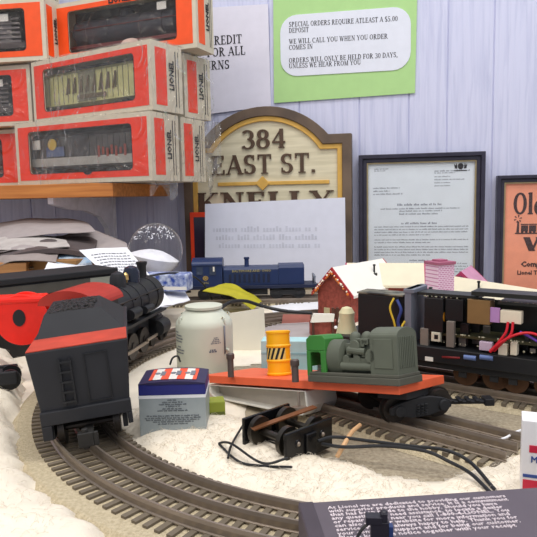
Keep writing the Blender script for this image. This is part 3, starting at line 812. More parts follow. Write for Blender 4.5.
letters('road_name', 'BALTIMORE AND OHIO', .0046, mat('dull_gilt', (150, 140, 96), .6), t, (-.024, -.0164, .041), bold=.02)
letters('road_number', '5606', .0045, MATS['dull_gilt'], t, (-.062, -.0184, .0245), bold=.02)
b = MB(); b.ring2d([(-.057+.0035*math.cos(k*.4), .033+.0035*math.sin(k*.4)) for k in range(16)], [(-.057+.0022*math.cos(k*.4), .033+.0022*math.sin(k*.4)) for k in range(16)], -.0186, -.018)
b.box((-.0585, -.0186, .0315), (-.0555, -.018, .0345)); b.build('round_emblem', brass, t)
b = MB(); b.lathe([(.0035, .046), (.0028, .05), (.0028, .058), (.0035, .059), (.0035, .0615)], (-.006, 0, 0)); b.build('exhaust_stack', navyb, t)
for s in (-1, 1):
    x0 = s*(Lh+.001)
    b = MB()
    for yy in (-.018, -.006, .006, .018): b.cyl((x0, yy, .02), (x0, yy, .032), .0009, n=8)
    b.box((x0-.0012, -.019, .0305), (x0+.0012, .019, .033))
    b.build('end_railing', mat('railing_grey', (110, 116, 130), .5), t)
    tx = s*.045; b = MB()
    b.box((tx-.022, -.0175, .006), (tx+.022, -.0145, .013)); b.box((tx-.016, -.014, .006), (tx+.016, .014, .015))
    for q in (-.014, .014):
        b.cyl((tx+q, -.0165, .0085), (tx+q, -.0135, .0085), .0085, n=20); b.cyl((tx+q, .0165, .0085), (tx+q, .0135, .0085), .0085, n=20)
        b.box((tx+q-.003, -.019, .006), (tx+q+.003, -.0172, .011))
    b.build('truck', blackmatte, t)
    b = MB(); b.box((s*(Lh+.003)-.004, -.002, .009), (s*(Lh+.003)+.012*s+.004 if s > 0 else s*(Lh+.003)+.004, .002, .012)) if s > 0 else b.box((-(Lh+.018), -.002, .009), (-(Lh), .002, .012))
    b.box((s*(Lh+.018)-.003, -.004, .007), (s*(Lh+.018)+.003, .004, .014)); b.build('coupler', blackmatte, t)
MB().box((-.02, -.014, .006), (.02, .014, .0145)).build('fuel_tank', blackmatte, t)

# ------------------------------------------------------------ clutter left
# carton stack that carries the papers
kraft = mat('kraft_carton', (150, 110, 66), .8, var=.1)
t = thing('carton', 'brown cardboard carton under the paper heap below the shelf', 'box', (-.36, .86, 0), R(-8))
b = MB(); b.box((-.14, -.09, 0), (.14, .09, .078)); b.build('carton_body', kraft, t, bevel=.001)
MB().box((-.14, -.0902, .036), (.14, -.0898, .05)).build('packing_tape', mat('tape', (176, 146, 100), .3), t)
def sheet(name, label, cat, c4, m, bulge=.004, thick=.0008, seed=0, n=16, lines=None):
    """c4: TL TR BR BL world points"""
    b = MB(); TL, TR, BR, BL = [Vector(c) for c in c4]
    nrm = (TR-TL).cross(BL-TL).normalized()
    if nrm.z < 0: nrm = -nrm
    g = []
    for i in range(n+1):
        r = []
        for j in range(n+1):
            u, v = i/n, j/n
            q = (TL*(1-u)+TR*u)*(1-v)+(BL*(1-u)+BR*u)*v
            q = q + nrm*(bulge*(4*u*(1-u))*(.6+.8*math.sin(seed+v*2)) + bulge*.9*noise.noise((u*2.6+seed, v*2.2, seed)))
            r.append(q)
        g.append(r)
    vt = [[b.v(q) for q in r] for r in g]; vb = [[b.v(q-nrm*thick) for q in r] for r in g]
    for i in range(n):
        for j in range(n):
            b.f([vt[i][j], vt[i+1][j], vt[i+1][j+1], vt[i][j+1]], True); b.f([vb[i][j], vb[i][j+1], vb[i+1][j+1], vb[i+1][j]], True)
    for i in range(n):
        b.f([vt[i][0], vb[i][0], vb[i+1][0], vt[i+1][0]]); b.f([vt[i][n], vt[i+1][n], vb[i+1][n], vb[i][n]])
        b.f([vt[0][i], vt[0][i+1], vb[0][i+1], vb[0][i]]); b.f([vt[n][i], vb[n][i], vb[n][i+1], vt[n][i+1]])
    if lines:
        t = thing(name, label, cat, (TL+BR)/2)
        o = b.build('paper', m, t, M=Matrix.Translation(-(TL+BR)/2))
        b2 = MB(); rn = random.Random(seed+1)
        def S_(u, v):
            q = (TL*(1-u)+TR*u)*(1-v)+(BL*(1-u)+BR*u)*v
            return q + nrm*(.0004+bulge*(4*u*(1-u))*(.6+.8*math.sin(seed+v*2)) + bulge*.9*noise.noise((u*2.6+seed, v*2.2, seed)))
        for v in lines:
            u = .12
            while u < .88:
                L = rn.uniform(.03, .09)
                ps = [S_(u, v), S_(u+L, v), S_(u+L, v+.016), S_(u, v+.016)]
                b2.f([b2.v(q) for q in ps]); u += L+.02
        b2.build('print', greyink, t, M=Matrix.Translation(-(TL+BR)/2))
        return t
    o = b.build(name, m); tag(o, label, cat); return origin_at(o, (TL+BR)/2)
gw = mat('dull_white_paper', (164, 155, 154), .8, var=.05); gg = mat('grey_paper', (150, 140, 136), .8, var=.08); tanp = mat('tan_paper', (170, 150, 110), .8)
def S4(a, b, c, d): return [P(*a), P(*b), P(*c), P(*d)]
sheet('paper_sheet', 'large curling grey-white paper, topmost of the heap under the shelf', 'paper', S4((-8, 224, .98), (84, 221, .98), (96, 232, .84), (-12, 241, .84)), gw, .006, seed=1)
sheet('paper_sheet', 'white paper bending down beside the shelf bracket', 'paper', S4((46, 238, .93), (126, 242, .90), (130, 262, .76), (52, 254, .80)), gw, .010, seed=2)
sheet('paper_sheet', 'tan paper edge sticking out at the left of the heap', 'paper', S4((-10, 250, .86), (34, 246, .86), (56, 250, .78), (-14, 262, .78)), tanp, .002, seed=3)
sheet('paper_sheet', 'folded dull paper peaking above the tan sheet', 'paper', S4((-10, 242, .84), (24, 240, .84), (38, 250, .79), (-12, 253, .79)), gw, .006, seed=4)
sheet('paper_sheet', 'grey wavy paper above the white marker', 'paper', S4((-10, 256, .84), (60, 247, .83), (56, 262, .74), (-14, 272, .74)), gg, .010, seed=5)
sheet('magazine', 'grey magazine with dark edge lying under the curling paper', 'magazine', S4((-10, 236, .90), (100, 236, .90), (90, 256, .78), (-14, 262, .78)), mat('magazine_dark', (92, 84, 84), .5), .008, thick=.006, seed=6)
sheet('printed_list', 'white printed list sloping down in front of the heap', 'paper', S4((79, 250, .75), (127, 248, .76), (174, 305, .69), (146, 309, .67)), white_paper, .0015, seed=7, lines=[.1+.05*k for k in range(12)])
sheet('paper_sheet', 'white sheet lying flat by the steam engine front', 'paper', S4((128, 292, .78), (182, 286, .78), (190, 300, .72), (150, 312, .66)), white_paper, .003, seed=8)
sheet('picture_card', 'blue and white picture card on the heap', 'card', S4((62, 250, .82), (86, 253, .80), (94, 268, .74), (56, 263, .75)), mat('blue_card', (120, 166, 204), .5, c2=(196, 206, 214), scale=60), .003, seed=9)
sheet('picture_card', 'red and yellow patterned card tucked behind the blue card', 'card', S4((60, 246, .83), (88, 250, .82), (92, 258, .80), (66, 256, .80)), mat('red_card', (176, 60, 76), .5, c2=(206, 170, 70), scale=90), .003, seed=10)
sheet('paper_sheet', 'white fold of paper left of the printed list', 'paper', S4((48, 262, .74), (90, 266, .73), (100, 272, .70), (44, 270, .70)), white_paper, .002, seed=11)
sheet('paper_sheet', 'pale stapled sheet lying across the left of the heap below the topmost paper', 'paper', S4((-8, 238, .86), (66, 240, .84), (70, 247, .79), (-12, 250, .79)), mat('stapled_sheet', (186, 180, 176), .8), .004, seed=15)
sheet('envelope', 'brown envelope edge just above the wooden block', 'envelope', S4((-10, 262, .80), (30, 258, .80), (34, 268, .75), (-12, 270, .75)), mat('envelope_brown', (120, 98, 74), .8), .002, seed=16)
t = thing('marker_pen', 'white marker pen with a red cap lying on the heap', 'pen', P(55, 273, .69), 0)
b = MB(); b.cyl((-.012, 0, 0), (.016, .004, .002), .0032, n=14); b.build('barrel', white_card, t)
b = MB(); b.cyl((-.016, -.0006, -.0003), (-.010, .0003, .0002), .0038, n=14); b.build('cap', mat('red_cap', (170, 30, 50), .4), t)
t = thing('wooden_block', 'light brown block at the left edge under the papers', 'box', P(5, 283, .74), R(5))
b = MB(); b.box((-.03, 0, 0), (.026, .04, .024)); b.build('block_body', wood_mat('block_wood', (150, 104, 60), (186, 134, 84)), t, bevel=.001)
MB().box((-.03, -.0004, .008), (.026, 0, .012)).build('groove', kraft, t)

# globe
t = thing('snow_globe', 'clear plastic globe half filled with white snow', 'snow globe', P(157, 282, .80), 0)
base = t.location.copy(); cz = P(156.5, 250, .80).z-base.z; rg = 27*.80/F
b = MB(); b.lathe([(rg*.32*1.0, .0), (.022, .0), (.021, .006), (.017, cz-rg*.84)], n=28); b.build('base', mat('globe_blue', (40, 62, 140), .35), t)
b = MB(); b.ball((0, 0, cz), rg, 20); b.build('globe_shell', film_mat('globe_shell', .985, .03, .04, 8), t)
b = MB(); n = 18; prof = []
for k in range(0, 9):
    a = R(180-k*9.2); prof.append((max(rg*.95*math.sin(a), 1e-5), cz+rg*.95*math.cos(a)))
prof += [(rg*.6, cz-rg*.12), (rg*.3, cz-rg*.02), (1e-5, cz)]
b.X = Matrix.Translation((0, 0, cz)) @ Matrix.Rotation(R(12), 4, 'Y') @ Matrix.Translation((0, 0, -cz)); b.lathe(prof, n=28); b.build('snow_fill', mat('globe_snow', (226, 226, 232), .8), t)
b = MB(); rn = random.Random(4)
for _ in range(130):
    a, h = rn.uniform(-2.6, -.4), rn.uniform(.45, .92)
    rr_ = rg*.97*math.sqrt(1-h*h); b.ball((rr_*math.cos(a), rr_*math.sin(a), cz+rg*.97*h), rn.uniform(.0004, .0009), 4)
b.build('snow_flecks', white_paper, t)
# blue packet below globe
t = thing('blue_packet', 'blue and white packet lying in front of the globe', 'packet', P(168, 290, .74), R(-12))
b = MB(); b.box((-.028, -.012, 0), (.028, .012, .021)); b.build('packet_body', mat('packet_blue', (44, 74, 160), .4, c2=(200, 210, 230), scale=150), t, bevel=.002)
MB().box((-.028, -.0125, .002), (.028, -.012, .006)).build('white_band', white_card, t)
# thin wire between engine and switcher
def wire(name, label, pts, r, m, cat='wire', n=8):
    q = spline(pts, n); b = MB(); b.tube(q, r, 8); o = b.build(name, m); tag(o, label, cat); return origin_at(o, q[len(q)//2])
wire('cable', 'thin black cable arching right of the printed list', [P(128, 282, .62), P(150, 276, .66), P(172, 273, .72), P(190, 275, .78), P(203, 284, .80), P(212, 300, .80)], .0012, black, 'cable')
# yellow note, white card, dark wire
sheet('yellow_note', 'olive yellow sheet folded over in front of the blue switcher', 'paper', S4((226, 283, .84), (262, 301, .82), (252, 309, .76), (203, 290, .78)), mat('olive_yellow', (184, 176, 40), .6), .004, seed=13)
t = thing('white_card', 'blank white card standing beside the tank', 'card', G(236, 352, 0), R(-6))
d = t.location.y; hh = P(236, 308, d).z; b = MB()
b.prism([(P(207, 340, d).x-t.location.x, 0), (P(266, 340, d).x-t.location.x, 0), (P(264, 306, d).x-t.location.x, hh), (P(208, 320, d).x-t.location.x, hh*.8)], 0, .0012)
b.build('card_face', mat('cream_blank', (226, 222, 208), .8, var=.02), t)
wire('power_wire', 'thick black wire looping behind the yellow drum', [P(206, 326, .60), P(214, 316, .62), P(228, 303, .66), P(245, 301, .68), P(262, 306, .69), P(285, 311, .69), P(312, 313, .69)], .0019, black)

# long black carton behind the steam engine
p0, p1 = P(-30, 300, .555), P(117, 296, .655)
t = thing('long_black_case', 'long black case with a grey side band behind the steam engine', 'case', ((p0.x+p1.x)/2, (p0.y+p1.y)/2, 0), math.atan2(p1.y-p0.y, p1.x-p0.x))
Lc = Vector((p1.x-p0.x, p1.y-p0.y, 0)).length; zt = .0785
b = MB(); b.box((-Lc/2, 0, 0), (Lc/2, .05, zt-.006)); b.build('case_body', black, t, bevel=.001)
b = MB(); b.box((-Lc/2-.002, -.002, zt-.006), (Lc/2+.002, .052, zt)); b.build('case_lid', blackmatte, t, bevel=.001)
MB().box((-Lc/2, -.0006, zt-.018), (Lc/2-.002, 0, zt-.008)).build('grey_band', mat('case_grey', (84, 82, 76), .5), t)
MB().box((Lc/2-.03, -.001, zt-.034), (Lc/2-.004, 0, zt-.008)).build('pale_label', mat('case_label', (150, 152, 140), .5), t)

# red reel
t = thing('red_reel', 'bright red plastic reel at the left edge behind the tender', 'reel', P(6, 345, .50), R(8))
rc = (P(20, 320, .50)-t.location); redp = mat('bright_red_plastic', (245, 40, 26), .35)
b = MB(); cc = (P(22, 320, .50)-t.location); rad = 26*.5/F
b.cyl((cc.x, -.003, cc.z), (cc.x, 0, cc.z), rad, n=44); b.cyl((cc.x, .014, cc.z), (cc.x, .017, cc.z), rad, n=44); b.build('flange', redp, t, bevel=.0005)
b = MB(); b.cyl((cc.x, 0, cc.z), (cc.x, .014, cc.z), rad*.55, n=30); b.build('hub', blackmatte, t)
b = MB(); za_, xa_, xb_ = P(38, 300, .5).z-t.location.z, P(-40, 300, .5).x-t.location.x, P(44, 300, .5).x-t.location.x
b.box((xa_, -.004, za_-.003), (xb_, .016, za_+.003)); b.build('arm', redp, t, bevel=.002)
b = MB(); b.prism([(cc.x-.002+.005*math.cos(q*.4), cc.z+.002+.007*math.sin(q*.4)) for q in range(16)], -.0036, -.003); b.build('dark_notch', blackmatte, t)

# --------------------------------------------------------- steam engine
eng = mat('steam_black', (30, 31, 35), .5, var=.15)
rear, front = Vector((-.1475, .466, .011)), Vector((-.1215, .610, .011))
ax = math.atan2(front.y-rear.y, front.x-rear.x)
t = thing('steam_locomotive', 'black steam locomotive on the curve behind the tender', 'toy locomotive', rear, ax)
Le = .161; t.scale = (.93, .93, .93)
b = MB(); zb = .050
b.lathe([(.0195, .035), (.0195, .06), (.0188, .06), (.0188, Le-.02), (.0195, Le-.02), (.0195, Le-.004), (.016, Le), (.006, Le+.002)], (0, 0, zb), axis='x', n=30)
for q in (.075, .095, .115): b.lathe([(.0193, q), (.0193, q+.0015)], (0, 0, zb), axis='x', n=30)
b.build('boiler', eng, t)
b = MB()
b.lathe([(.008, .066), (.0075, .076), (.006, .080), (.002, .082)], (.085, 0, 0)); b.build('steam_dome', eng, t)
b = MB(); b.lathe([(.0085, .066), (.008, .078), (.0065, .082), (.002, .084)], (.118, 0, 0)); b.build('sand_dome', mat('dome_gloss', (30, 36, 52), .15), t)
b = MB(); b.lathe([(.005, .066), (.0045, .080), (.0058, .083), (.0058, .085)], (.146, 0, 0)); b.build('smokestack', eng, t)
b = MB(); b.lathe([(.0032, .072), (.0028, .077), (.001, .079)], (.101, -.001, 0), n=14); b.box((.0965, -.001, .068), (.0975, .001, .078)); b.box((.1045, -.001, .068), (.1055, .001, .078)); b.build('bell', brass, t)
b = MB()
b.prism([(-.022, .024), (.022, .024), (.022, .066), (-.022, .066)], .0, .035, 'x'); b.build('cab', eng, t, bevel=.0006)
b = MB(); prof = [(.0255*math.cos(R(a)), .066+.0125*math.sin(R(a))) for a in range(0, 181, 12)]
b.prism(prof, -.014, .038, 'x'); b.build('cab_roof', mat('roof_dark_red', (170, 46, 34), .5), t)
b = MB(); b.box((.006, -.0226, .046), (.026, -.0219, .06)); b.build('cab_window', mat('cab_glass', (60, 70, 90), .1), t)
b = MB(); b.box((.03, -.024, .034), (.15, -.017, .0365)); b.box((.03, .017, .034), (.15, .024, .0365)); b.build('running_board', eng, t)
b = MB(); b.tube([(.036, -.0205, .058), (.155, -.0205, .058)], .0007, 6)
for q in (.05, .08, .11, .14): b.cyl((q, -.0185, .056), (q, -.021, .058), .001, n=6)
b.build('handrail', dark_steel, t)
b = MB(); b.lathe([(.005, -.024), (.005, -.014)], (.07, 0, .044), axis='y', n=14); b.cyl((.06, -.021, .045), (.08, -.021, .045), .005, n=14); b.cyl((.095, -.021, .043), (.115, -.021, .043), .004, n=12)
b.build('air_pump', eng, t)
b = MB(); b.box((.0, -.012, .010), (Le-.005, .012, .03)); b.build('frame', blackmatte, t)
for k, q in enumerate((.045, .073, .101)):
    b = MB()
    for s in (-1, 1):
        b.cyl((q, s*.0145, .0125), (q, s*.018, .0125), .0125, n=26); b.cyl((q, s*.018, .0125), (q, s*.019, .0125), .004, n=12)
    b.cyl((q, -.016, .0125), (q, .016, .0125), .002, n=8)
    b.build('driving_wheel', dark_steel, t)
b = MB()
for s in (-1, 1):
    b.box((.04, s*.0195-.0008, .0085), (.106, s*.0195+.0008, .0115)); b.box((.1, s*.021-.0008, .011), (.142, s*.021+.0008, .0135))
b.build('side_rod', steel, t)
b = MB()
for s in (-1, 1): b.cyl((.128, s*.020, .018), (.150, s*.020, .018), .0085, n=20)
b.box((.128, -.02, .014), (.150, .02, .028)); b.build('cylinder', eng, t)
for q in (.125, .152):
    b = MB(); b.cyl((q, -.016, .0065), (q, .016, .0065), .0015, n=8)
    for s in (-1, 1): b.cyl((q, s*.0145, .0065), (q, s*.0175, .0065), .0065, n=16)
    b.build('pilot_wheel', dark_steel, t)
b = MB(); b.prism([(-.022, .012), (.022, .012), (.018, .002), (-.018, .002)], Le-.005, Le+.002, 'x'); b.prism([(-.014, .028), (.014, .028), (.022, .012), (-.022, .012)], Le-.008, Le, 'x'); b.build('pilot', eng, t)
b = MB(); b.lathe([(.004, Le+.001), (.005, Le+.005), (.004, Le+.0055)], (0, 0, .058), axis='x', n=14); b.build('headlight', steel, t)

# --------------------------------------------------------------- tender
tend = mat('tender_black', (36, 37, 42), .55, var=.12)
tyaw = R(13)
pt = Vector((-.1045, .345, .0112))
t = thing('coal_tender', 'black coal tender with a red rear deck stripe on the curved track', 'toy tender', pt, 0, rot=(0, R(-5), tyaw))
TL_ = .112; hw0, hw1 = .0242, .0283   # bottom / top half widths
zb0, zb1 = .0165, .0575
b = MB()
sec = lambda y: [(-hw0, y, zb0), (hw0, y, zb0), (hw1, y, zb1), (-hw1, y, zb1)]
b.loft([sec(0), sec(TL_)], True, False); b.build('tank_body', tend, t, bevel=.0009)
b = MB(); b.loft([[(-hw1+.0005, .0005, zb1), (hw1-.0005, .0005, zb1), (hw1-.0005, .0005, zb1+.0005), (-hw1+.0005, .0005, zb1+.0005)], [(-hw1+.0008, .0315, zb1), (hw1-.0008, .0315, zb1), (hw1-.0008, .0315, zb1+.0005), (-hw1+.0008, .0315, zb1+.0005)]], True, False)
b.build('red_deck_stripe', mat('stripe_red', (186, 66, 46), .6, var=.15), t)
b = MB()   # sloping coal bunker
b.loft([[(-.0265, .0325, zb1), (.0265, .0325, zb1), (.0265, TL_-.002, zb1), (-.0265, TL_-.002, zb1)],
        [(-.0225, .054, zb1+.0115), (.013, .054, zb1+.0115), (.010, TL_-.004, zb1+.0115), (-.0225, TL_-.004, zb1+.0115)]], True, False)
b.build('coal_bunker', blackmatte, t, bevel=.0008)
b = MB(); rn = random.Random(3)
for _ in range(420):
    x, y = rn.uniform(-.0205, .0085), rn.uniform(.055, TL_-.006); s = rn.uniform(.0008, .0015)
    hz = zb1+.0108+.002*math.sin((y-.05)/(TL_-.056)*math.pi)*(1-abs(x)/.03)
    b.ball((x, y, hz), s, 4, (rn.uniform(.8, 1.3), rn.uniform(.8, 1.3), 1))
b.build('coal_load', mat('coal', (34, 32, 30), .35), t)
b = MB()    # rear beam
b.box((-hw0-.001, -.0025, .0145), (hw0+.001, .001, .0225)); b.box((-hw0-.001, -.0025, .006), (-.0195, .0005, .0145)); b.box((.0225, -.0025, .008), (hw0+.001, .0005, .0145))
b.build('rear_beam', tend, t, bevel=.0005)
b = MB(); y = -.0018
for x in (-.0108, -.0048): b.box((x-.0006, y-.0005, .0245), (x+.0006, .0005, .0515))
for k in range(5): b.box((-.0115, y-.0010, .026+k*.0058), (-.0041, y, .0272+k*.0058))
b.build('ladder', mat('ladder_black', (26, 27, 31), .4), t)
b = MB(); b.ring2d([(.0025, .024), (.0155, .024), (.0155, .0525), (.0025, .0525)], [(.0031, .0246), (.0149, .0246), (.0149, .0519), (.0031, .0519)], -.0009, 0)
b.build('rear_panel_trim', MATS['ladder_black'], t)
for cy in (.024, .086):
    b = MB()
    for s in (-1, 1): b.box((s*.0205-.0013, cy-.022, .005), (s*.0205+.0013, cy+.022, .0125))
    b.box((-.018, cy-.006, .007), (.018, cy+.006, .0165)); b.build('truck_frame', blackmatte, t)
    for q in (-.0145, .0145):
        b = MB()
        for s in (-1, 1):
            b.lathe([(.0035, 0), (.0086, 0), (.0086, s*.0028), (.0098, s*-.0006) if False else (.0086, s*.003), (.0035, s*.003)], (0, 0, 0), n=4) if False else None
            b.cyl((s*.0142, cy+q, .0085), (s*.0175, cy+q, .0085), .0085, n=26); b.cyl((s*.0138, cy+q, .0085), (s*.0144, cy+q, .0085), .0098, n=26)
        b.cyl((-.014, cy+q, .0085), (.014, cy+q, .0085), .002, n=10)
        b.build('wheelset', dark_steel, t)
b = MB(); b.box((-.0025, -.014, .0065), (.0025, .004, .0095)); b.box((-.005, -.0185, .0045), (.0035, -.0135, .0125)); b.box((.0035, -.0185, .0045), (.006, -.0165, .0125)); b.cyl((-.001, -.016, .003), (-.001, -.016, .0145), .0018, n=12)
b.build('coupler', mat('coupler_metal', (50, 49, 48), .5, .4), t, bevel=.0004)

# dark truck at the left edge
t = thing('wheel_truck', 'black wheel truck lying on the snow at the left edge', 'toy train part', G(4, 387, .014), R(20))
b = MB(); b.box((-.018, -.012, .004), (.010, -.009, .014)); b.box((-.018, .009, .004), (.010, .012, .014)); b.box((-.006, -.01, .006), (.0, .01, .012)); b.build('side_frame', blackmatte, t, bevel=.001)
for q in (-.012, .005):
    b = MB(); b.cyl((q, -.0085, .007), (q, -.006, .007), .0075, n=20); b.cyl((q, .0085, .007), (q, .006, .007), .0075, n=20); b.cyl((q, -.006, .007), (q, .006, .007), .0015, n=8); b.build('wheelset', black, t)

# ------------------------------------------------------------ blue/silver box
silver = mat('silver_card', (158, 168, 172), .45, .15, var=.05); bluec = mat('navy_card', (40, 44, 122), .45, var=.08)
pb = G(140, 436, .001); pb2 = G(206.5, 432, .001)
d0 = .375
t = thing('parts_box', 'small silver and navy carton with an orange and white label on top', 'box', (P(140, 430, d0).x, d0, .0008), R(1))
wb = P(206.5, 430, d0).x-P(140, 430, d0).x; zt = P(170, 384, d0).z-.0008; dp = .030
b = MB(); b.box((0, 0, 0), (wb, dp, zt*.735)); b.build('lower_carton', silver, t, bevel=.0004)
b = MB(); b.box((0, 0, zt*.79), (wb, dp, zt)); b.build('upper_carton', bluec, t, bevel=.0004)
b = MB(); b.box((-.0001, -.0001, zt*.735), (wb+.0001, dp, zt*.79)); b.build('white_stripe', white_paper, t)
# domed lid top
b = MB(); rings = []
for k in range(9):
    u = k/8; z = zt+.0015*math.sin(u*math.pi)**.6
    rings.append([(wb*u, 0, zt-.001), (wb*u, 0, z), (wb*u, dp, z+.0005), (wb*u, dp, zt-.001)])
b.loft(rings, True, False); b.build('lid', mat('lid_navy', (46, 42, 78), .5), t)
b = MB(); cols = [white_card, mat('label_orange', (232, 90, 60), .5)]
for k in range(12):
    u0, u1 = .14+.72*k/12, .14+.72*(k+1)/12; z0, z1 = [zt+.0015*math.sin(u*math.pi)**.6+.0004 for u in (u0, u1)]
    b.mi = 1 if k in (0, 3, 4, 7, 8, 11) else 0
    b.f([b.v((wb*u0, .004, z0)), b.v((wb*u1, .004, z1)), b.v((wb*u1, dp-.003, z1+.0004)), b.v((wb*u0, dp-.003, z0+.0004))])
b.build('top_label', cols, t)
b = MB(); 
for u in (.24, .48, .70):
    z0 = zt+.0015*math.sin(u*math.pi)**.6+.0009
    b.cyl((wb*u, dp*.55, z0-.0003), (wb*u, dp*.55, z0+.0001), .0018, n=10); b.box((wb*u+.002, dp*.4, z0-.0003), (wb*u+.005, dp*.7, z0))
b.build('label_print', greyink, t)
b = MB(); rn = random.Random(12); cx = wb/2
rows = [(.69, .14), (.65, .3), (.61, .4), (.575, .2), (.53, .3), (.495, .45), (.40, .78), (.36, .84), (.325, .8), (.29, .6), (.25, .45)]
for f, w_ in rows:
    b.X = Matrix.Identity(4); word_bars(b, cx-w_*wb/2, cx+w_*wb/2, zt*f, .0009, -.0001, rn)
b.build('fine_print', mat('print_grey', (96, 102, 108), .7), t)
b = MB(); b.tube(spline([(wb*.38, dp, zt+.004), (wb*.42, dp+.002, zt+.008), (wb*.5, dp+.003, zt+.009), (wb*.54, dp+.003, zt+.005)], 5), .0007, 6); b.build('hang_loop', blackmatte, t)

# ------------------------------------------------------------- milk tank
tm = mat('tank_cream', (200, 204, 188), .5, var=.03)
dt = .515; wt = 56*dt/F/2*1.03
t = thing('milk_tank', 'pale grey cylindrical tank with small print and a stepped lid', 'toy tank', (P(205, 350, dt).x, dt, .0005))
H1 = P(205, 318, dt).z; H2 = P(205, 305, dt).z
b = MB(); b.lathe([(wt*.96, 0), (wt, .003), (wt, H1-.006), (wt*.985, H1-.003), (wt*.90, H1), (wt*.62, H2-.004), (wt*.56, H2-.003)], n=40); b.build('tank_shell', tm, t)
b = MB(); b.lathe([(wt*.54, H2-.006), (wt*.54, H2-.0025), (wt*.66, H2-.0025), (wt*.66, H2-.0005), (wt*.5, H2), (.001, H2+.0005)], n=32); b.build('hatch_lid', tm, t)
for a in (215, 322, 30, 150):
    b = MB(); c_, s_ = math.cos(R(a)), math.sin(R(a)); r_ = wt*.96
    b.tube([(r_*c_, r_*s_, H1-.006), (r_*1.02*c_, r_*1.02*s_, H1+.002), (wt*.88*c_, wt*.88*s_, H1+.003), (wt*.84*c_, wt*.84*s_, H1-.0005)], .0007, 6); b.build('lifting_lug', tm, t)
b = MB(); a = R(318); b.cyl(((wt+.0006)*math.cos(a), (wt+.0006)*math.sin(a), H1*.45), ((wt+.0006)*math.cos(a), (wt+.0006)*math.sin(a), H1-.004), .0007, n=8); b.build('sight_tube', mat('grey_tube', (110, 112, 120), .4), t)
b = MB(); a = R(325); b.cyl((wt*math.cos(a), wt*math.sin(a), H1*.38), ((wt+.004)*math.cos(a), (wt+.004)*math.sin(a), H1*.38), .0016, n=12)
b.cyl((wt*math.cos(a), wt*math.sin(a), H1*.5), ((wt+.003)*math.cos(a), (wt+.003)*math.sin(a), H1*.5), .0013, n=12); b.build('drain_valve', tm, t)
b = MB(); rn = random.Random(6)
def curved_bar(a0, a1, z, h):
    a = a0
    while a < a1:
        da = rn.uniform(2, 5); a2 = min(a1, a+da); r_ = wt+.00025
        b.f([b.v((r_*math.cos(R(q)), r_*math.sin(R(q)), zz)) for q, zz in ((a, z), (a2, z), (a2, z+h), (a, z+h))]); a = a2+1.0
for k, (a0, a1) in enumerate([(-160, -146), (-160, -134), (-160, -131), (-160, -134), (-150, -138), (-160, -128), (-160, -130)]):
    curved_bar(a0, a1, H1*(.80-.05*k-(.04 if k > 3 else 0)), .0011)
curved_bar(-76, -60, H1*.5, .0013); curved_bar(-74, -62, H1*.53, .0011)
b.build('stencil_print', mat('stencil_grey', (112, 118, 128), .8), t); b = MB()
for k in range(4): curved_bar(-66-4*(3-k)/2, -66+11-0*k+4*(-k)/2+4, H1*(.64+.03*k), .0008)
b.build('stencil_print', mat('stencil_grey', (112, 118, 128), .8), t)

# -------------------------------------------------------------- flatcar
A_ = Vector((.0743, .349, .040)); L_ = P(202, 375, .457); Bk = P(449, 377, .381)
xa = (A_-L_).normalized(); ya = (Bk-A_); ya = (ya-xa*ya.dot(xa)).normalized(); za = xa.cross(ya)
if za.z < 0: za = -za
FM = Matrix(((xa.x, ya.x, za.x, L_.x), (xa.y, ya.y, za.y, L_.y), (xa.z, ya.z, za.z, L_.z), (0, 0, 0, 1)))
FL = (A_-L_).length; FW = (Bk-A_).length*1.16
t = thing('flatcar', 'orange-red flatcar tipped down at the end that lost its wheels', 'toy train car'); t.matrix_world = FM; flat = t
dk = mat('flatcar_orange', (228, 100, 62), .5, var=.06)
b = MB(); b.box((0, 0, -.0055), (FL, FW, 0)); b.build('deck', dk, t, bevel=.0004)
b = MB(); b.box((.01, FW*.35, -.0085), (FL-.01, FW*.65, -.0055)); b.build('underframe', dark_steel, t)
# pixel->deck position helper
FI = FM.inverted()
def deck(px, py):
    v = ray(px, py); n_ = za; k = (L_-CAM).dot(n_)/v.dot(n_); return FI @ (CAM+v*k)
def stake(px, py, h, lx, ly):
    b = MB()
    b.lathe([(.0023, 0), (.0023, h-.003), (.002, h-.003)], (lx, ly, 0), n=12); b.lathe([(.0026, h-.0045), (.0030, h-.0035), (.0030, h-.0008), (.0024, h)], (lx, ly, 0), n=14)
    return b.build('stake', mat('stake_brown', (84, 70, 66), .4), t)
q1, q2 = deck(231, 377), deck(295.5, 382)
stake(0, 0, .0170, q1.x, q1.y); stake(0, 0, .0145, q2.x, q2.y)
q3 = deck(225, 371.2)
b = MB(); b.box((FL-.022, FW*.2, -.010), (FL-.002, FW*.8, -.0055)); b.build('bolster', blackmatte, t)
b = MB(); q4 = deck(294, 384); b.cyl((q4.x, q4.y+.004, -.014), (q4.x, q4.y+.004, -.0055), .001, n=10); b.cyl((q4.x, q4.y+.004, -.0165), (q4.x, q4.y+.004, -.0145), .005, n=16); b.build('mounting_screw', steel, t)

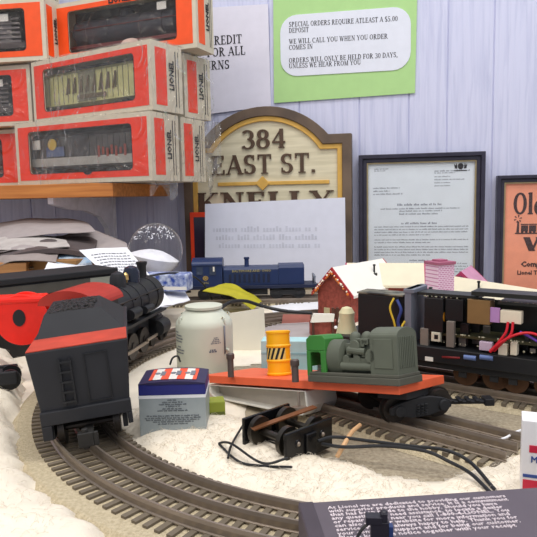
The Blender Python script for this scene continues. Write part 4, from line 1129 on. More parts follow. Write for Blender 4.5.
# wheel truck under the right end
ty = R(19); tc_ = Vector((.0855, .3880, .0110))
def make_truck(t, gauge=.0155, base=.0155, fm=None, wm=None):
    fm = fm or blackmatte; wm = wm or dark_steel
    for s in (-1, 1):
        yy = s*(gauge+.0045); b = MB()
        b.prism([(-base-.006, .0105), (-base-.006, .0065), (-base+.003, .0045), (-.006, .0030), (.006, .0030), (base-.003, .0045), (base+.006, .0065), (base+.006, .0105), (base, .0130), (.006, .0150), (-.006, .0150), (-base, .0130)], yy-.0012, yy+.0012)
        for q in (-base, base): b.cyl((q, yy-s*.0, .0085), (q, yy+s*.0028, .0085), .0035, n=14)
        for q in (-.0028, 0, .0028):
            for k in range(4): b.cyl((q, yy+s*.0012, .0048+k*.0018), (q, yy+s*.0012, .0058+k*.0018), .0013, n=8)
        b.build('side_frame', fm, t, bevel=.0004)
    b = MB(); b.box((-.005, -gauge-.004, .008), (.005, gauge+.004, .0145)); b.lathe([(.004, .0145), (.004, .019)], n=14); b.build('bolster', fm, t)
    for q in (-base, base):
        b = MB()
        for s in (-1, 1):
            b.cyl((q, s*(gauge-.0015), .0085), (q, s*(gauge+.0015), .0085), .0085, n=28); b.cyl((q, s*(gauge-.0022), .0085), (q, s*(gauge-.0015), .0085), .0098, n=28)
            b.cyl((q, s*(gauge+.0015), .0085), (q, s*(gauge+.0019), .0085), .005, n=20)
        b.cyl((q, -gauge, .0085), (q, gauge, .0085), .0018, n=10); b.build('wheelset', wm, t)
tt = thing('wheel_truck', 'black four-wheel truck under the wheeled end of the orange flatcar', 'toy train part', tc_, ty)
make_truck(tt)
b = MB(); b.X = Matrix.Translation((.020, -.004, .0035)) @ Matrix.Rotation(R(-20), 4, 'Z')
b.box((0, -.003, 0), (.034, .003, .0020))
for k in range(5): b.box((.004+k*.0055, -.0042, .0018), (.0068+k*.0055, .0042, .0032))
b.box((.032, -.0045, -.001), (.038, .0045, .0035)); b.build('coupler', black, tt, bevel=.0004)

# yellow drum
dq = deck(279.5, 375)
yl = mat('drum_yellow', (250, 178, 20), .4, var=.03)
t = thing('yellow_drum', 'yellow drum with black hazard stripes on the flatcar', 'toy drum'); t.matrix_world = FM @ Matrix.Translation(dq)
rd = 12.8*.402/F*1.0; hd = .0295
dd = (FM @ dq).y; rd = 12.8*dd/F; hd = 45.5*dd/F
b = MB(); prof = [(rd*.93, 0), (rd, .0006), (rd, .0018), (rd*.94, .0022)]
for f in (.33, .66): prof += [(rd*.94, hd*f-.0012), (rd, hd*f-.0005), (rd, hd*f+.0005), (rd*.94, hd*f+.0012)]
prof += [(rd*.94, hd-.0022), (rd, hd-.0018), (rd, hd-.0004), (rd*.92, hd), (rd*.88, hd-.0012), (.0002, hd-.0012)]
b.lathe(prof, n=36); b.build('drum_shell', yl, t)
b = MB(); z0, z1 = hd*.37, hd*.62; r_ = rd*.955; N = 60
for k in range(N):
    a0, a1 = R(195+k*150/N), R(195+(k+1)*150/N)
    b.f([b.v((r_*math.cos(a0), r_*math.sin(a0), z0)), b.v((r_*math.cos(a1), r_*math.sin(a1), z0)), b.v((r_*math.cos(a1), r_*math.sin(a1), z1)), b.v((r_*math.cos(a0), r_*math.sin(a0), z1))], True)
b.build('hazard_label', mat('label_yellow', (226, 196, 110), .5), t)
b = MB(); r_ = rd*.965
for k in range(6):
    a = 195+k*24
    def q_(aa, z): return b.v((r_*math.cos(R(aa)), r_*math.sin(R(aa)), z))
    for m in range(4):
        za_, zb_ = z0+(z1-z0)*m/4, z0+(z1-z0)*(m+1)/4; o0, o1 = 18*m/4, 18*(m+1)/4
        b.f([q_(a+o0, za_), q_(a+12+o0, za_), q_(a+12+o1, zb_), q_(a+o1, zb_)])
b.build('hazard_stripes', black, t)

# generator on the flatcar
gm = mat('generator_grey', (92, 97, 84), .6, var=.08); gb = mat('skid_grey', (84, 84, 74), .6)
qa, qb = deck(306, 382), deck(391, 388.5); qc = deck(417, 379)
ga = math.atan2((qb-qa).y, (qb-qa).x)
t = thing('generator', 'grey and green engine generator on the flatcar', 'toy generator'); t.matrix_world = FM @ Matrix.Translation(qa+Vector((0, .002, 0))) @ Matrix.Diagonal((1, 1, 1.2, 1))
GL = (qb-qa).length; GW = .028
sc = ((FM @ qb).y)/F
b = MB(); b.box((0, 0, 0), (GL, GW, .0035)); b.box((.0008, .0008, .0035), (GL-.0008, GW-.0008, .0052)); b.build('skid', gb, t, bevel=.0004)
hh = .0235; x0, x1 = GL-.020, GL-.0015
b = MB(); prof = [(.002, .005), (GW-.002, .005), (GW-.002, hh)] + [(GW/2+(GW/2-.002)*math.cos(R(a)), hh+.0045*math.sin(R(a))) for a in range(10, 171, 16)] + [(.002, hh)]
b.prism(prof, x0, x1, 'x')
for k in range(9): b.box((x1, .0045+k*(GW-.009)/9, .008), (x1+.0005, .0055+k*(GW-.009)/9, hh))
b.box((x0+.003, .0014, .008), (x1-.003, .002, hh-.001)); b.build('radiator_housing', gm, t, bevel=.0006)
b = MB()
b.box((.022, .008, .005), (x0, GW-.008, .016)); b.box((.026, .006, .016), (x0-.002, GW-.010, .020))
for k in range(3): b.lathe([(.0036, .019), (.0036, .0235), (.0028, .025), (.001, .026)], (.030+k*.0085, GW*.42, 0), n=14)
for k in range(3): b.cyl((.028+k*.008, .009, .012), (.028+k*.008, .003, .0115), .0028, n=12)
b.cyl((.024, .004, .0085), (x0, .004, .0085), .0022, n=12); b.cyl((.03, .003, .017), (x0-.004, .003, .016), .0018, n=10)
b.cyl((.035, .008, .0185), (.035, .002, .0185), .0035, n=14); b.cyl((.046, .008, .014), (.046, .002, .014), .0035, n=14)
for q_ in range(16): xx_, zz_ = rnd.uniform(.024, x0-.004), rnd.uniform(.007, .020); b.box((xx_, .0035, zz_), (xx_+rnd.uniform(.002, .005), .009, zz_+rnd.uniform(.0015, .004)))
b.build('engine_block', gm, t, bevel=.0003)
b = MB(); b.lathe([(.004, .010), (.0095, .010), (.0095, .0235), (.006, .025)], (0, GW*.4, .0125), axis='x', n=24); b.build('dynamo', gm, t)
grn = mat('green_housing', (58, 126, 52), .5, var=.06)
b = MB(); g0, g1 = -.001, .014
prof = [(.002, .0215), (GW-.006, .0215)]
b.prism([(g0, .0165), (g1, .0165), (g1, .0225), (g1-.002, .0245), (g0+.003, .0245), (g0, .0225)], .001, GW-.006)
b.box((g0, .001, .003), (g0+.003, .003, .0165)); b.box((g1-.004, .001, .003), (g1, .003, .0165)); b.box((g0, GW-.008, .003), (g0+.003, GW-.006, .0165)); b.box((g1-.003, GW-.008, .003), (g1, GW-.006, .0165))
b.prism([(g0+.003, .0165), (g1-.004, .0165), (g1-.004, .0145), (g1-.0055, .016), (g0+.0045, .016), (g0+.003, .0145)], .001, .003)
b.box((g0, .003, .008), (g0+.002, GW-.008, .0165))
b.build('green_control_cover', grn, t, bevel=.0004)

# clear tray under the flatcar
trm = mat('milky_plastic', (214, 212, 204), .25, var=.04, spec=.6)
dz0 = P(215, 392, .44)
T0 = (FM @ Vector((.004, -.002, -.0062)))
tr_pts = [P(215, 388, .43), P(330, 402, .385)]
u_ = (tr_pts[1]-tr_pts[0]); Lt = .092
t = thing('plastic_tray', 'milky white plastic tray propping the low end of the flatcar', 'tray')
TM = FM @ Matrix.Translation((.006, .001, -.0062)); t.matrix_world = TM @ Matrix.Translation((0, 0, -.0008))
b = MB(); hw = .0165; th = .0012; Wd = .034
OUT = [(0, 0), (Lt, 0), (Lt+.001, -hw*.6), (Lt-.003, -hw+.0005), (Lt-.009, -hw), (.006, -hw*.60), (.001, -hw*.40)]; INN = [(th, -th*.6), (Lt-th, -th*.6), (Lt-.0005, -hw*.6), (Lt-.0042, -hw+.0022), (Lt-.0095, -hw+.0016), (.0068, -hw*.60+.0014), (.0024, -hw*.38)]
b.ring2d(OUT, INN, 0, Wd)
b.build('tray_shell', trm, t, bevel=.0004)
MB().prism(INN, Wd*.25, Wd*.25+.001).build('inner_wall', mat('tray_inner', (176, 168, 158), .5), t)
# lime block
t = thing('lime_block', 'lime green block beside the silver carton under the flatcar', 'block', ((213-268.5)/F*.40, .402, .0015), R(10))
b = MB(); b.box((-.006, 0, 0), (.005, .012, .013)); b.build('block_body', mat('lime_plastic', (140, 150, 50), .5), t, bevel=.0006)
MB().box((-.0055, -.0004, .003), (.0045, 0, .006)).build('slot', mat('olive', (90, 98, 40), .6), t)
# cyan box behind drum
t = thing('pale_blue_box', 'pale blue flat box standing behind the yellow drum', 'box', P(283, 375, .50), R(-8))
b = MB(); zt = P(283, 341, .5).z-t.location.z; b.box((-.018, 0, 0), (.028, .016, zt)); b.build('box_body', mat('pale_cyan', (170, 208, 212), .6), t, bevel=.0006)
MB().box((-.018, -.0003, zt*.6), (.028, 0, zt*.66)).build('box_seam', mat('cyan_seam', (140, 180, 188), .6), t)

# ----------------------------------------------------- loose wheel truck
lt = Vector((.0090, .3515, .0030))
t = thing('wheel_truck', 'loose black truck with copper strip and wires lying on the cotton snow', 'toy train part', lt, R(43)); t.scale = (1.06, 1.06, 1.1)
plate = mat('gloss_black', (22, 22, 24), .25, .3)
for s in (-1, 1):
    b = MB(); yy = s*.0165
    b.box((-.018, yy-.0011, .0), (.018, yy+.0011, .0165)); b.box((-.018, yy-s*.0045-.0005, .0), (.018, yy+.0005, .0018))
    for q in (-.0095, .0095): b.cyl((q, yy, .0095), (q, yy+s*.0016, .0095), .0022, n=12)
    b.box((-.004, yy-.0014+s*.0012, .001), (.004, yy+.0014+s*.0012, .013))
    b.build('side_plate', plate, t, bevel=.0005)
    b = MB(); 
    for q in (-.0095, .0095): b.ball((q, yy+s*.0016, .0095), .0012, 6)
    b.build('axle_end', steel, t)
for q in (-.0105, .0105):
    b = MB()
    for s in (-1, 1): b.cyl((q, s*.0095, .0095), (q, s*.0125, .0095), .0078, n=24); b.cyl((q, s*.0125, .0095), (q, s*.0132, .0095), .0045, n=16)
    b.cyl((q, -.0095, .0095), (q, .0095, .0095), .002, n=10); b.build('wheelset', mat('wheel_steel', (70, 66, 60), .3, .8), t)
b = MB(); b.box((-.006, -.017, .0015), (.006, .017, .004)); b.build('cross_beam', dark_steel, t)
b = MB(); b.X = Matrix.Translation((0, .006, .0135)) @ Matrix.Rotation(R(-4), 4, 'Y') @ Matrix.Rotation(R(-8), 4, 'Z')
b.box((-.018, -.002, 0), (.026, .0022, .0008)); b.build('copper_strip', mat('copper', (140, 92, 60), .4, .6), t)
# wires
wire('truck_wire', 'thin black wire looping left of the loose wheel truck', [G(292, 467, .008), G(265, 466, .006), G(240, 462, .006), G(222, 447, .006), G(220, 443, .007), G(232, 444, .010), G(262, 463, .009), G(288, 458, .012)], .0007, black)
wire('truck_wire', 'short black wire with a bare tip rising toward the tray', [G(228, 458, .007), G(231, 446, .008), G(240, 430, .008), G(246, 421, .014)], .0007, black)
wire('track_wire', 'upper of two black wires running right across the straight track', [G(318, 441, .013), G(335, 437, .0135), G(370, 441, .013), G(410, 446, .0125), G(445, 450, .0125), G(470, 462, .010), G(495, 490, .007)], .001, black)
wire('track_wire', 'lower black wire crossing the straight track and tied to the other', [G(322, 444, .011), G(345, 447, .0125), G(385, 446, .0125), G(425, 451, .0125), G(450, 462, .010), G(470, 473, .009), G(490, 492, .007)], .001, black)
wire('tan_stick', 'thin tan wooden stick lying across the track', [G(337, 457, .006), G(345, 443, .012), G(352, 432, .0125), G(360, 425, .013)], .0013, mat('tan_wood', (206, 164, 120), .6), 'stick')
wire('white_thread', 'thin white strand on the roadbed right of the flatcar', [G(492, 441, .008), G(505, 438, .008), G(516, 432, .008), G(532, 427, .008)], .0007, white_paper, 'thread')

# ------------------------------------------------------- open locomotive
ob = Vector((.066, .512, .011)); oe = Vector((.262, .374, .011))
oa = math.atan2(oe.y-ob.y, oe.x-ob.x); OL = (oe-ob).length
t = thing('open_locomotive', 'locomotive with its shell off, showing circuit boards and coloured wires', 'toy locomotive', ob, oa)
OM = Matrix.Translation(ob) @ Matrix.Rotation(oa, 4, 'Z'); OI = OM.inverted()
def ol(px, py, yl=-.0265):      # pixel -> local point on plane y=yl
    v = OI.to_3x3() @ ray(px, py); c_ = OI @ CAM; k = (yl-c_.y)/v.y; return c_+v*k
zf = ol(470, 352).z
b = MB(); b.box((.0, -.0265, zf-.011), (OL, .0265, zf)); b.box((.02, -.024, zf-.016), (OL-.02, .024, zf-.011)); b.build('chassis', black, t, bevel=.0006)
ztop = ol(470, 291).z
pp = [ol(354, 294), ol(401, 292)]
sx0, sx1, zsb = ol(355, 310).x, ol(397, 310).x, ol(377, 294).z
b = MB(); b.box((sx0, -.022, .012), (sx1, -.004, zsb-.0015)); b.build('speaker_block', mat('speaker_black', (20, 20, 22), .6), t, bevel=.001)
b = MB(); b.box((sx0-.0005, -.0225, zsb-.0015), (sx1+.003, -.004, zsb)); b.build('top_rim', mat('top_rim_cream', (120, 116, 100), .5, c2=(40, 39, 36), scale=120), t, bevel=.0004)
b = MB(); xg = ol(407, 300).x; b.box((xg-.0026, -.025, zf), (xg+.0026, .006, ztop-.002)); b.box((xg-.0034, -.0255, ztop-.005), (xg+.005, .002, ztop-.002)); b.build('grey_bulkhead', mat('bulkhead_grey', (112, 116, 128), .5), t, bevel=.0004)
x0, x1 = ol(414, 300).x, OL
b = MB(); b.box((x0, -.02, ztop-.0065), (x0+.045, -.002, ztop-.0045)); b.box((ol(470, 300).x, -.024, ztop-.0035), (x1, -.006, ztop-.0005)); b.box((ol(496, 300).x, -.022, ztop-.0085), (x1, .002, ztop-.0068)); b.box((x0, .003, zf), (x0+.002, .006, ztop-.004)); b.box((x1-.002, .003, zf), (x1, .006, ztop-.001)); b.build('upper_board', mat('board_dark', (34, 34, 30), .4), t)
b = MB(); b.box((x0, .004, zf), (x1, .0055, ztop-.010)); b.build('rear_board', mat('board_green_black', (26, 32, 28), .4), t)
zm = ol(440, 336).z; b = MB(); b.box((x0+.002, -.020, zm-.001), (x1, .004, zm+.0006)); b.build('lower_board', mat('board_olive', (58, 56, 34), .4), t)
rn = random.Random(9)
ic = mat('chip_black', (22, 22, 24), .4); solder = mat('solder', (196, 188, 160), .3, .6); capm = mat('capacitor_grey', (120, 112, 104), .5)
b = MB(); b2 = MB(); b3 = MB()
for _ in range(70):
    x = rn.uniform(x0+.003, x1-.003); w = rn.uniform(.002, .006); h = rn.uniform(.002, .008); lvl = rn.choice((zf, zm, zf+.002))
    y = rn.uniform(-.018, -.002)
    bb = rn.choice((b, b, b, b3)); bb.box((x, y, lvl+.0006), (x+w, y+w*.8, lvl+.0006+h))
for _ in range(170):
    x = rn.uniform(x0+.003, x1-.003); zz = rn.choice((zm+.0008, ztop-.007, zf+.003)); b2.ball((x, -.0195, zz), rn.uniform(.0004, .0009), 4)
b.build('chips', ic, t); tag(b2.build('solder_joints', solder, t), kind='stuff'); b3.build('capacitors', capm, t)
def comp(name, pxa, pya, pxb, pyb, m, dep=.008, yl=-.0235, bevel=.0003):
    a_, c_ = ol(pxa, pyb, yl), ol(pxb, pya, yl)
    return MB().box((a_.x, yl, a_.z), (c_.x, yl+dep, c_.z)).build(name, m, t, bevel=bevel)
comp('brown_relay', 467, 301, 490, 323, mat('relay_brown', (128, 98, 58), .5), .012)
comp('white_connector', 500, 312, 521.5, 322.5, mat('connector_cream', (232, 220, 196), .5), .006)
comp('white_connector', 498, 345, 507, 355, MATS['connector_cream'], .006); comp('white_connector', 510, 343, 517, 355, MATS['connector_cream'], .006)
comp('socket', 431, 333, 440, 341, mat('socket_white', (206, 200, 180), .5), .004); comp('socket_hole', 434, 335, 438, 339, ic, .002, -.0238)
comp('grey_heat_sink', 446, 322, 454, 347, capm, .004); comp('grey_heat_sink', 420, 329, 428, 347, capm, .004)
comp('dark_relay', 424, 299, 443, 331, ic, .010, -.0225); comp('dark_relay', 445, 300, 463, 320, ic, .006, -.0205)
comp('lilac_packet', 489, 308, 500, 322, mat('lilac', (186, 140, 196), .6), .001, -.0225)
comp('lilac_packet', 479, 343, 492, 350, mat('pale_lilac', (196, 176, 196), .6), .004)
a_ = ol(425, 317); c_ = ol(441, 317); b = MB(); b.cyl((a_.x, -.0185, a_.z), (c_.x, -.0185, a_.z), .0036, n=16); b.build('yellow_capacitor_band', mat('amber', (224, 150, 40), .4), t)
b = MB(); b.cyl((a_.x+.0015, -.0185, a_.z), (c_.x-.0015, -.0185, a_.z+.0), .0032, n=16)
for xa_, xb_ in ((464, 476), (480, 493)):
    a_, c_ = ol(xa_, 357), ol(xb_, 358.5); bb = MB(); bb.cyl((a_.x, -.0262, a_.z), (c_.x, -.0262, c_.z), .0018, n=12); bb.build('blue_resistor', mat('resistor_blue', (92, 112, 160), .5), t)
b.build('capacitor_core', ic, t)
b = MB(); a_, c_ = ol(442, 357), ol(460, 358); b.cyl((a_.x, -.0262, a_.z), (c_.x, -.0262, c_.z), .0009, n=8); b.build('red_lead', mat('dull_red_wire', (120, 20, 24), .5), t)
def owire(name, m, pts, r=.0009): 
    q = spline([ol(*p_) for p_ in pts], 6); b = MB(); b.tube(q, r, 8); b.build(name, m, t)
rw = mat('red_wire', (206, 28, 44), .4); yw = mat('yellow_wire', (206, 176, 50), .4); pw = mat('purple_wire', (96, 56, 160), .4); bw = mat('blue_wire', (50, 66, 130), .4)
owire('red_wire', rw, [(508, 322, -.024), (506, 332, -.026), (498, 343, -.027), (490, 351, -.026)])
owire('red_wire', rw, [(513, 322, -.024), (511, 334, -.026), (502, 343, -.027), (494, 351, -.026)])
owire('red_wire', rw, [(490, 352, -.0275), (500, 343, -.0285), (515, 335, -.0285), (530, 333, -.0275), (545, 338, -.0265)])
owire('purple_wire', pw, [(520, 332, -.025), (530, 337, -.026), (545, 346, -.027)])
owire('yellow_wire', yw, [(394, 298, -.025), (390, 308, -.028), (394, 322, -.028), (397, 336, -.026)], .0008)
owire('yellow_wire', yw, [(405, 321, -.027), (402, 328, -.029), (408, 338, -.029), (415, 345, -.027)], .0008)
owire('yellow_wire', yw, [(408, 352, -.027), (412, 352.5, -.028), (416, 352, -.027)], .0011)
owire('blue_wire', bw, [(397, 300, -.0235), (401, 310, -.025), (398, 322, -.025), (402, 335, -.024)], .0012)
comp('white_speck_label', 425, 357.5, 433, 360.5, white_card, .0005, -.0268, 0)
# bogies
for cxp in (ol(476, 385).x, ol(528, 395).x):
    bt = MB(); bt.box((cxp-.018, -.021, .011), (cxp+.018, -.0185, .017)); bt.box((cxp-.018, .0185, .011), (cxp+.018, .021, .017)); bt.box((cxp-.016, -.015, .01), (cxp+.016, .015, zf-.015)); bt.box((cxp-.004, -.021, .011), (cxp+.004, .021, .015))
    for k in (-.011, .011): bt.box((cxp+k-.003, -.0225, .007), (cxp+k+.003, -.021, .0125))
    o_ = bt.build('bogie', blackmatte, t, bevel=.0005)
    for q in (-.0105, .0105):
        bw_ = MB(); bw_.cyl((cxp+q, -.015, .009), (cxp+q, .015, .009), .002, n=8)
        for s in (-1, 1): bw_.cyl((cxp+q, s*.0145, .009), (cxp+q, s*.0172, .009), .009, n=24)
        bw_.build('wheel', mat('brown_wheel', (92, 66, 48), .5, .5), t)
b = MB(); b.box((.03, -.018, .010), (ol(455, 385).x, .018, zf-.012)); b.build('fuel_tank', black, t, bevel=.001)

# cream lump behind generator
t = thing('cream_figure', 'cream plastic lump beside the black speaker block', 'toy figure', P(347, 352, .50), 0)
b = MB(); b.lathe([(.001, 0), (.011, 0), (.011, .008), (.0085, .018), (.006, .027), (.0065, .033), (.004, .037), (.001, .038)], n=20)
b.build('figure_body', mat('cream_plastic', (206, 200, 160), .5), t)

# ------------------------------------------------------------- houses
snow_roof = mat('snowy_roof', (240, 238, 228), .7, var=.02); cream_roof = mat('cream_roof', (222, 214, 188), .7, var=.03)
brickm = mat('toy_brick_red', (150, 74, 62), .7, var=.25, scale=200); magenta = mat('magenta_trim', (166, 50, 92), .5); redtrim = mat('red_trim', (170, 46, 48), .5)
def house(name, label, base, yaw, Lx, Wy, hw_, hr, wallm, roofm, trimm, over=.006, lights=None):
    """gable faces -x; ridge along x; origin = middle of the near gable base"""
    t = thing(name, label, 'toy house', base, yaw)
    b = MB(); b.prism([(-Wy/2, 0), (Wy/2, 0), (Wy/2, hw_), (0, hr-.001), (-Wy/2, hw_)], 0, Lx, 'x'); b.build('walls', wallm, t)
    b = MB(); s = (hr-hw_)/(Wy/2); o = over
    b.prism([(-Wy/2-o, hw_-s*o), (0, hr), (Wy/2+o, hw_-s*o), (Wy/2+o, hw_-s*o+.003), (0, hr+.003), (-Wy/2-o, hw_-s*o+.003)], -.003, Lx+.004, 'x')
    b.build('roof', roofm, t)
    b = MB(); b.prism([(-Wy/2-o, hw_-s*o-.001), (0, hr-.002), (Wy/2+o, hw_-s*o-.001), (Wy/2+o, hw_-s*o+.0032), (0, hr+.0032), (-Wy/2-o, hw_-s*o+.0032)], -.005, -.003, 'x')
    b.prism([(-Wy/2-o, hw_-s*o-.001), (0, hr-.002), (Wy/2+o, hw_-s*o-.001), (Wy/2+o, hw_-s*o+.0032), (0, hr+.0032), (-Wy/2-o, hw_-s*o+.0032)], Lx+.004, Lx+.006, 'x')
    b.build('barge_board', trimm, t)
    b = MB(); b.box((-.0008, -.008, 0), (0, .002, .018)); b.build('door', mat('door_brown', (86, 52, 40), .6), t)
    b = MB(); b.box((-.0008, .006, .008), (0, .014, .018)); b.build('window', mat('warm_pane', (200, 190, 150), .3), t)
    return t
# snow-roofed house
hb = Vector((P(334, 300, .72).x, .72, 0)); 
hz = P(334, 267, .72).z
h1 = house('snow_house', 'red brick toy house with a bright snow-white roof', hb, R(50), .11, .046, hz-.028, hz-.003, brickm, snow_roof, redtrim)
rn = random.Random(4); b = MB()
for k in range(16):
    f = rn.uniform(-1, 1); z = hz-.004-abs(f)*.026; b.ball((-.0065, f*.025, z), rn.uniform(.0008, .0015), 5)
b.build('icing_lights', mat('icing_white', (250, 240, 220), .4), h1)
b = MB()
for k in range(16):
    f = rn.uniform(-1, 1); z = hz-.006-abs(f)*.026; b.ball((-.006, f*.025, z), rn.uniform(.001, .002), 5)
b.build('candy_dots', mat('candy_orange', (216, 120, 50), .4), h1)
def stovepipe(parent, x, y, z, m=black):
    b = MB(); b.cyl((x, y, z-.004), (x, y, z+.011), .0012, n=10); b.cyl((x, y, z-.002), (x, y, z+.001), .0038, n=14); b.cyl((x, y, z+.010), (x, y, z+.012), .0017, n=10); b.build('stovepipe', m, parent)
stovepipe(h1, .072, -.012, hz-.015)
# porch
t = thing('snowy_porch', 'small porch with snow-covered boards and brown posts before the brick house', 'toy porch', Vector((P(329, 335, .64).x, .64, 0)), R(5))
zp = P(325, 319, .64).z; b = MB()
b.prism([(-.020, zp-.002), (.004, zp-.002), (.005, zp+.006), (-.017, zp+.007)], -.006, -.002); b.prism([(.009, zp-.003), (.024, zp-.001), (.020, zp+.007), (.011, zp+.008)], -.006, -.002); b.build('snow_boards', snow_roof, t)
for x in (.004, .009, -.017, .018): MB().box((x-.0012, -.003, 0), (x+.0012, 0, zp+(.012 if x in (.004, .009) else 0))).build('post', mat('door_brown', (86, 52, 40), .6), t)
MB().box((-.019, 0, 0), (.02, .012, zp-.003)).build('porch_wall', brickm, t)
b = MB(); b.ball((.006, -.006, zp-.008), .0018, 6); b.ball((.014, -.006, zp-.016), .0018, 6); b.build('lamp', white_paper, t)
# broken twig figure on porch roof
# second house with cream roof
hb2 = Vector((P(441, 300, .66).x, .66, 0)); hz2 = P(455, 272, .66).z
h2 = house('cream_roof_house', 'toy house with a cream roof and red gable trim behind the open locomotive', Vector((P(452, 300, .70).x, .70, 0)), R(-66), .125, .05, .038, .0535, mat('lilac_brick', (196, 150, 200), .7, var=.2, scale=300), cream_roof, magenta)
stovepipe(h2, .055, -.012, .046)
h3 = house('cream_roof_house', 'cream roofed toy house left of the pink chimney', Vector((.105, .80, 0)), R(-12), .09, .06, .040, .060, brickm, cream_roof, magenta)
# pink gable house behind
h4 = house('pink_gable_house', 'small house with a pink gable right of the chimney', Vector((P(461, 300, .76).x, .76, 0)), R(62), .06, .036, P(461, 284, .76).z-.004, P(461, 271, .76).z-.003, mat('lilac_brick', (196, 150, 200), .7, var=.2, scale=300), mat('pink_roof', (206, 150, 178), .6), magenta)
# chimney with brick pattern
def brick_mat():
    m = bpy.data.materials.new('pink_chimney_brick'); m.use_nodes = True; nt = m.node_tree; b = nt.nodes['Principled BSDF']
    tc = nt.nodes.new('ShaderNodeTexCoord'); mp = nt.nodes.new('ShaderNodeMapping'); mp.inputs['Rotation'].default_value = (R(90), 0, 0)
    br = nt.nodes.new('ShaderNodeTexBrick'); br.inputs['Scale'].default_value = 130
    br.inputs['Color1'].default_value = srgb((216, 150, 188)); br.inputs['Color2'].default_value = srgb((204, 132, 174)); br.inputs['Mortar'].default_value = srgb((244, 214, 232))
    br.inputs['Mortar Size'].default_value = .06
    nt.links.new(tc.outputs['Object'], mp.inputs['Vector']); nt.links.new(mp.outputs['Vector'], br.inputs['Vector']); nt.links.new(br.outputs['Color'], b.inputs['Base Color']); b.inputs['Roughness'].default_value = .7
    return m
dc = .62; cb = P(439, 335, dc); t = thing('pink_chimney', 'tall pink brick-patterned toy chimney', 'toy chimney', (cb.x, dc, 0), R(22))
zc = P(439, 261, dc).z; wc = 25*dc/F/2*.80
b = MB(); b.box((-wc, -wc, 0), (wc, wc, zc-.002)); b.build('stack', brick_mat(), t)
b = MB(); b.box((-wc-.0012, -wc-.0012, zc-.003), (wc+.0012, wc+.0012, zc)); b.box((-wc*.55, -wc*.55, zc), (wc*.55, wc*.55, zc+.0018)); b.build('chimney_cap', mat('cap_rose', (168, 96, 122), .6), t, bevel=.0003)
# small house at mid back
t = thing('tiny_house', 'tiny house with a rusty red roof behind the yellow drum', 'toy house', (P(294, 335, .70).x, .70, 0), R(-10))
zr = P(294, 316, .70).z; b = MB(); b.box((-.011, 0, 0), (.016, .02, zr-.010)); b.build('walls', mat('tan_wall', (176, 166, 150), .7), t)
b = MB(); b.prism([(-.003, zr-.011), (.010, zr), (.023, zr-.011)], -.014, .018, 'x'); b.build('roof', mat('rusty_roof', (150, 88, 76), .7), t)
MB().box((.004, -.0006, .006), (.011, 0, zr-.014)).build('window', mat('pane_grey', (130, 130, 124), .4), t)
# white papers at the back on the table
sheet('paper_sheet', 'white paper lying on the table below the blue switcher', 'paper', S4((262, 306, .84), (322, 302, .84), (330, 318, .74), (268, 324, .72)), white_paper, .001, seed=20)
sheet('paper_sheet', 'grey-white sheet between the small houses and the card', 'paper', S4((262, 326, .70), (318, 322, .70), (322, 340, .62), (262, 342, .62)), gw, .001, seed=21)

# ------------------------------------------------- right foreground boxes
dW = .285
t = thing('white_box', 'small white carton with red and blue bands at the right edge', 'box', (P(521, 460, dW).x, dW, .0005), R(-21))
zt = P(530, 421, dW).z
b = MB(); b.box((0, 0, 0), (.045, .014, zt)); b.build('carton', mat('white_gloss_card', (236, 234, 236), .4, var=.02), t, bevel=.0004)
def zz(py): return P(530, py, dW).z
MB().box((.0035, -.0003, zz(452)), (.045, 0, zz(445))).build('red_bar', mat('carton_red', (206, 44, 72), .4), t)
letters('blue_lettering', 'MEDIUM', .0042, mat('carton_blue', (60, 84, 150), .5), t, (.0042, -.0003, zz(461.5)), bold=.02)
MB().box((.001, -.0003, zz(477)), (.045, 0, zz(474))).build('blue_band', MATS['carton_blue'], t); MB().box((.001, -.0003, zz(490)), (.045, 0, zz(479.5))).build('red_band', MATS['carton_red'], t)

# dark printed box in the foreground, text face up
zB = .030
TLb, TRb = G(298, 503, zB), G(560, 485.5, zB)
ub = (TRb-TLb); ub.z = 0; ub.normalize(); yaw = math.atan2(ub.y, ub.x)
t = thing('printed_box', 'dark purple-grey box printed with lines of small pale text in the foreground', 'box', (TLb.x, TLb.y, 0), yaw)
pg = mat('purple_grey_card', (88, 80, 88), .5, var=.04)
b = MB(); b.box((0, -.10, .0005), (.16, 0, zB)); b.build('carton', pg, t, bevel=.0006)
b = MB(); b.box((0.0003, -.0998, zB), (.0058, -.0003, zB+.0003)); b.build('edge_band', mat('dark_edge', (66, 58, 66), .5), t)
TX = ["At Lionel we are dedicated to providing our customers", "with superior products and service. It is a commitment", "that has been made to the hobby. Should you have", "any questions or need assistance, to locate a dealer", "or repair center near you call 1-800-4-LIONEL. You", "can also visit our website for more information and", "service. We are always happy to help. Thank you for", "your continued support and for being our customer.", "Please keep this notice together with your receipt"]
xs = G(327, 507, zB); Tloc = (Matrix.Translation((TLb.x, TLb.y, 0)) @ Matrix.Rotation(yaw, 4, 'Z')).inverted()
s0 = Tloc @ xs
letters('fine_print', "\n".join(TX), .0031, mat('pale_print', (214, 202, 206), .6), t, (s0.x, s0.y-.0020, zB+.0001), Matrix.Identity(4), bold=.01, line=.86, squeeze=1.03)
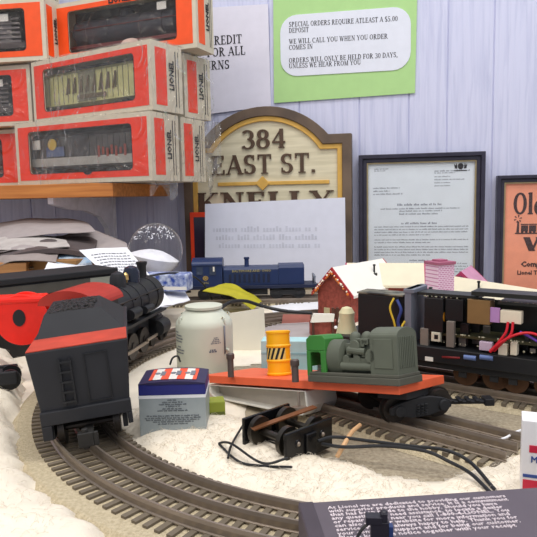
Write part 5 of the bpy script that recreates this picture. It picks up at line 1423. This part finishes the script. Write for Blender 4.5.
# small black plug standing on the box
pp = G(379, 545, zB); t = thing('black_plug', 'small black plug with a curled wire on the printed box', 'plug', (pp.x, pp.y, zB+.0004), R(-5)); t.scale = (1, 1, .62)
k_ = pp.y
b = MB(); b.box((-.0028, 0, 0), (.0035, .004, .0125)); b.build('plug_body', mat('plug_black', (36, 34, 44), .4), t, bevel=.0005)
b = MB(); b.box((-.0045, -.0003, .0110), (.0012, .0038, .0155)); b.box((.0006, 0, .0125), (.0030, .003, .0175)); b.ball((.0018, .0015, .0172), .0014, 6); b.build('plug_head', MATS['plug_black'], t, bevel=.0004)
MB().box((.0035, .0005, .001), (.0049, .0035, .0095)).build('blue_clip', mat('blue_clip', (40, 60, 110), .4), t)
b = MB(); b.tube(spline([(-.002, .001, .0125), (-.0055, 0, .009), (-.0075, -.001, .004), (-.0075, -.002, .0007)], 6), .0006, 6); b.build('lead_wire', black, t)

# ---------------------------------------------------- sub-parts
SUB = {'frame_lip': 'frame_moulding', 'typed_lines': 'letter_paper', 'crest': 'letter_paper', 'poster_title': 'poster_paper', 'poster_subtitle': 'poster_paper', 'poster_line': 'poster_paper', 'train_engraving': 'poster_paper',
       'notice_lettering': 'white_label', 'hazard_stripes': 'hazard_label', 'bell': 'boiler', 'headlight': 'boiler', 'handrail': 'boiler', 'steam_dome': 'boiler', 'sand_dome': 'boiler', 'smokestack': 'boiler', 'air_pump': 'boiler',
       'ladder': 'tank_body', 'rear_panel_trim': 'tank_body', 'red_deck_stripe': 'tank_body', 'coal_load': 'coal_bunker', 'price_tag': 'body', 'side_lettering': 'body', 'pale_sill_stripe': 'body', 'blue_patch': 'body', 'yellow_emblem': 'body', 'red_graffiti': 'body',
       'sight_tube': 'tank_shell', 'drain_valve': 'tank_shell', 'stencil_print': 'tank_shell', 'lifting_lug': 'tank_shell', 'exhaust_stack': 'hood', 'road_name': 'hood', 'road_number': 'cab', 'round_emblem': 'cab', 'window_highlight_bar': 'cab', 'cab_roof': 'cab', 'cab_window': 'cab',
       'label_print': 'lid', 'top_label': 'lid', 'window_border': 'front_panel', 'diamond_divider': 'sign_face', 'carved_lettering': 'sign_face', 'carved_number': 'sign_face', 'show_through_print': 'sheet', 'blue_clip': 'plug_body', 'packing_tape': 'carton_body', 'fine_print': 'lower_carton', 'bracket': None}
import re
for o in list(bpy.data.objects):
    if o.parent is None or o.parent.parent is not None: continue
    par = SUB.get(re.sub(r'\.\d+$', '', o.name))
    if not par: continue
    for c in o.parent.children:
        if re.sub(r'\.\d+$', '', c.name) == par and c != o: o.parent = c; break

# ---------------------------------------------------------------- lights
w = bpy.data.worlds.new('world'); S.world = w; w.use_nodes = True
bg = w.node_tree.nodes['Background']; bg.inputs[0].default_value = (.86, .90, 1.0, 1); bg.inputs[1].default_value = .6
def area(name, loc, rot, sx, sy, e, c):
    l = bpy.data.lights.new(name, 'AREA'); l.shape = 'RECTANGLE'; l.size = sx; l.size_y = sy; l.energy = e; l.color = c
    o = bpy.data.objects.new(name, l); COL.objects.link(o); o.location = loc; o.rotation_euler = rot; return o
area('ceiling_light', (.15, .35, 1.55), (R(-12), 0, 0), 1.2, .35, 15, (1, .97, .93))
area('ceiling_light', (.6, -1.0, 1.6), (R(32), 0, 0), 1.2, .5, 10, (1, .96, .92))
area('ceiling_light', (-1.1, -.4, 1.5), (R(25), R(-30), 0), 1.0, .4, 9, (1, .88, .72))

vs = S.view_settings; vs.view_transform = 'Standard'; vs.look = 'None'; vs.gamma = 1; vs.use_curve_mapping = False; vs.exposure = 0.12
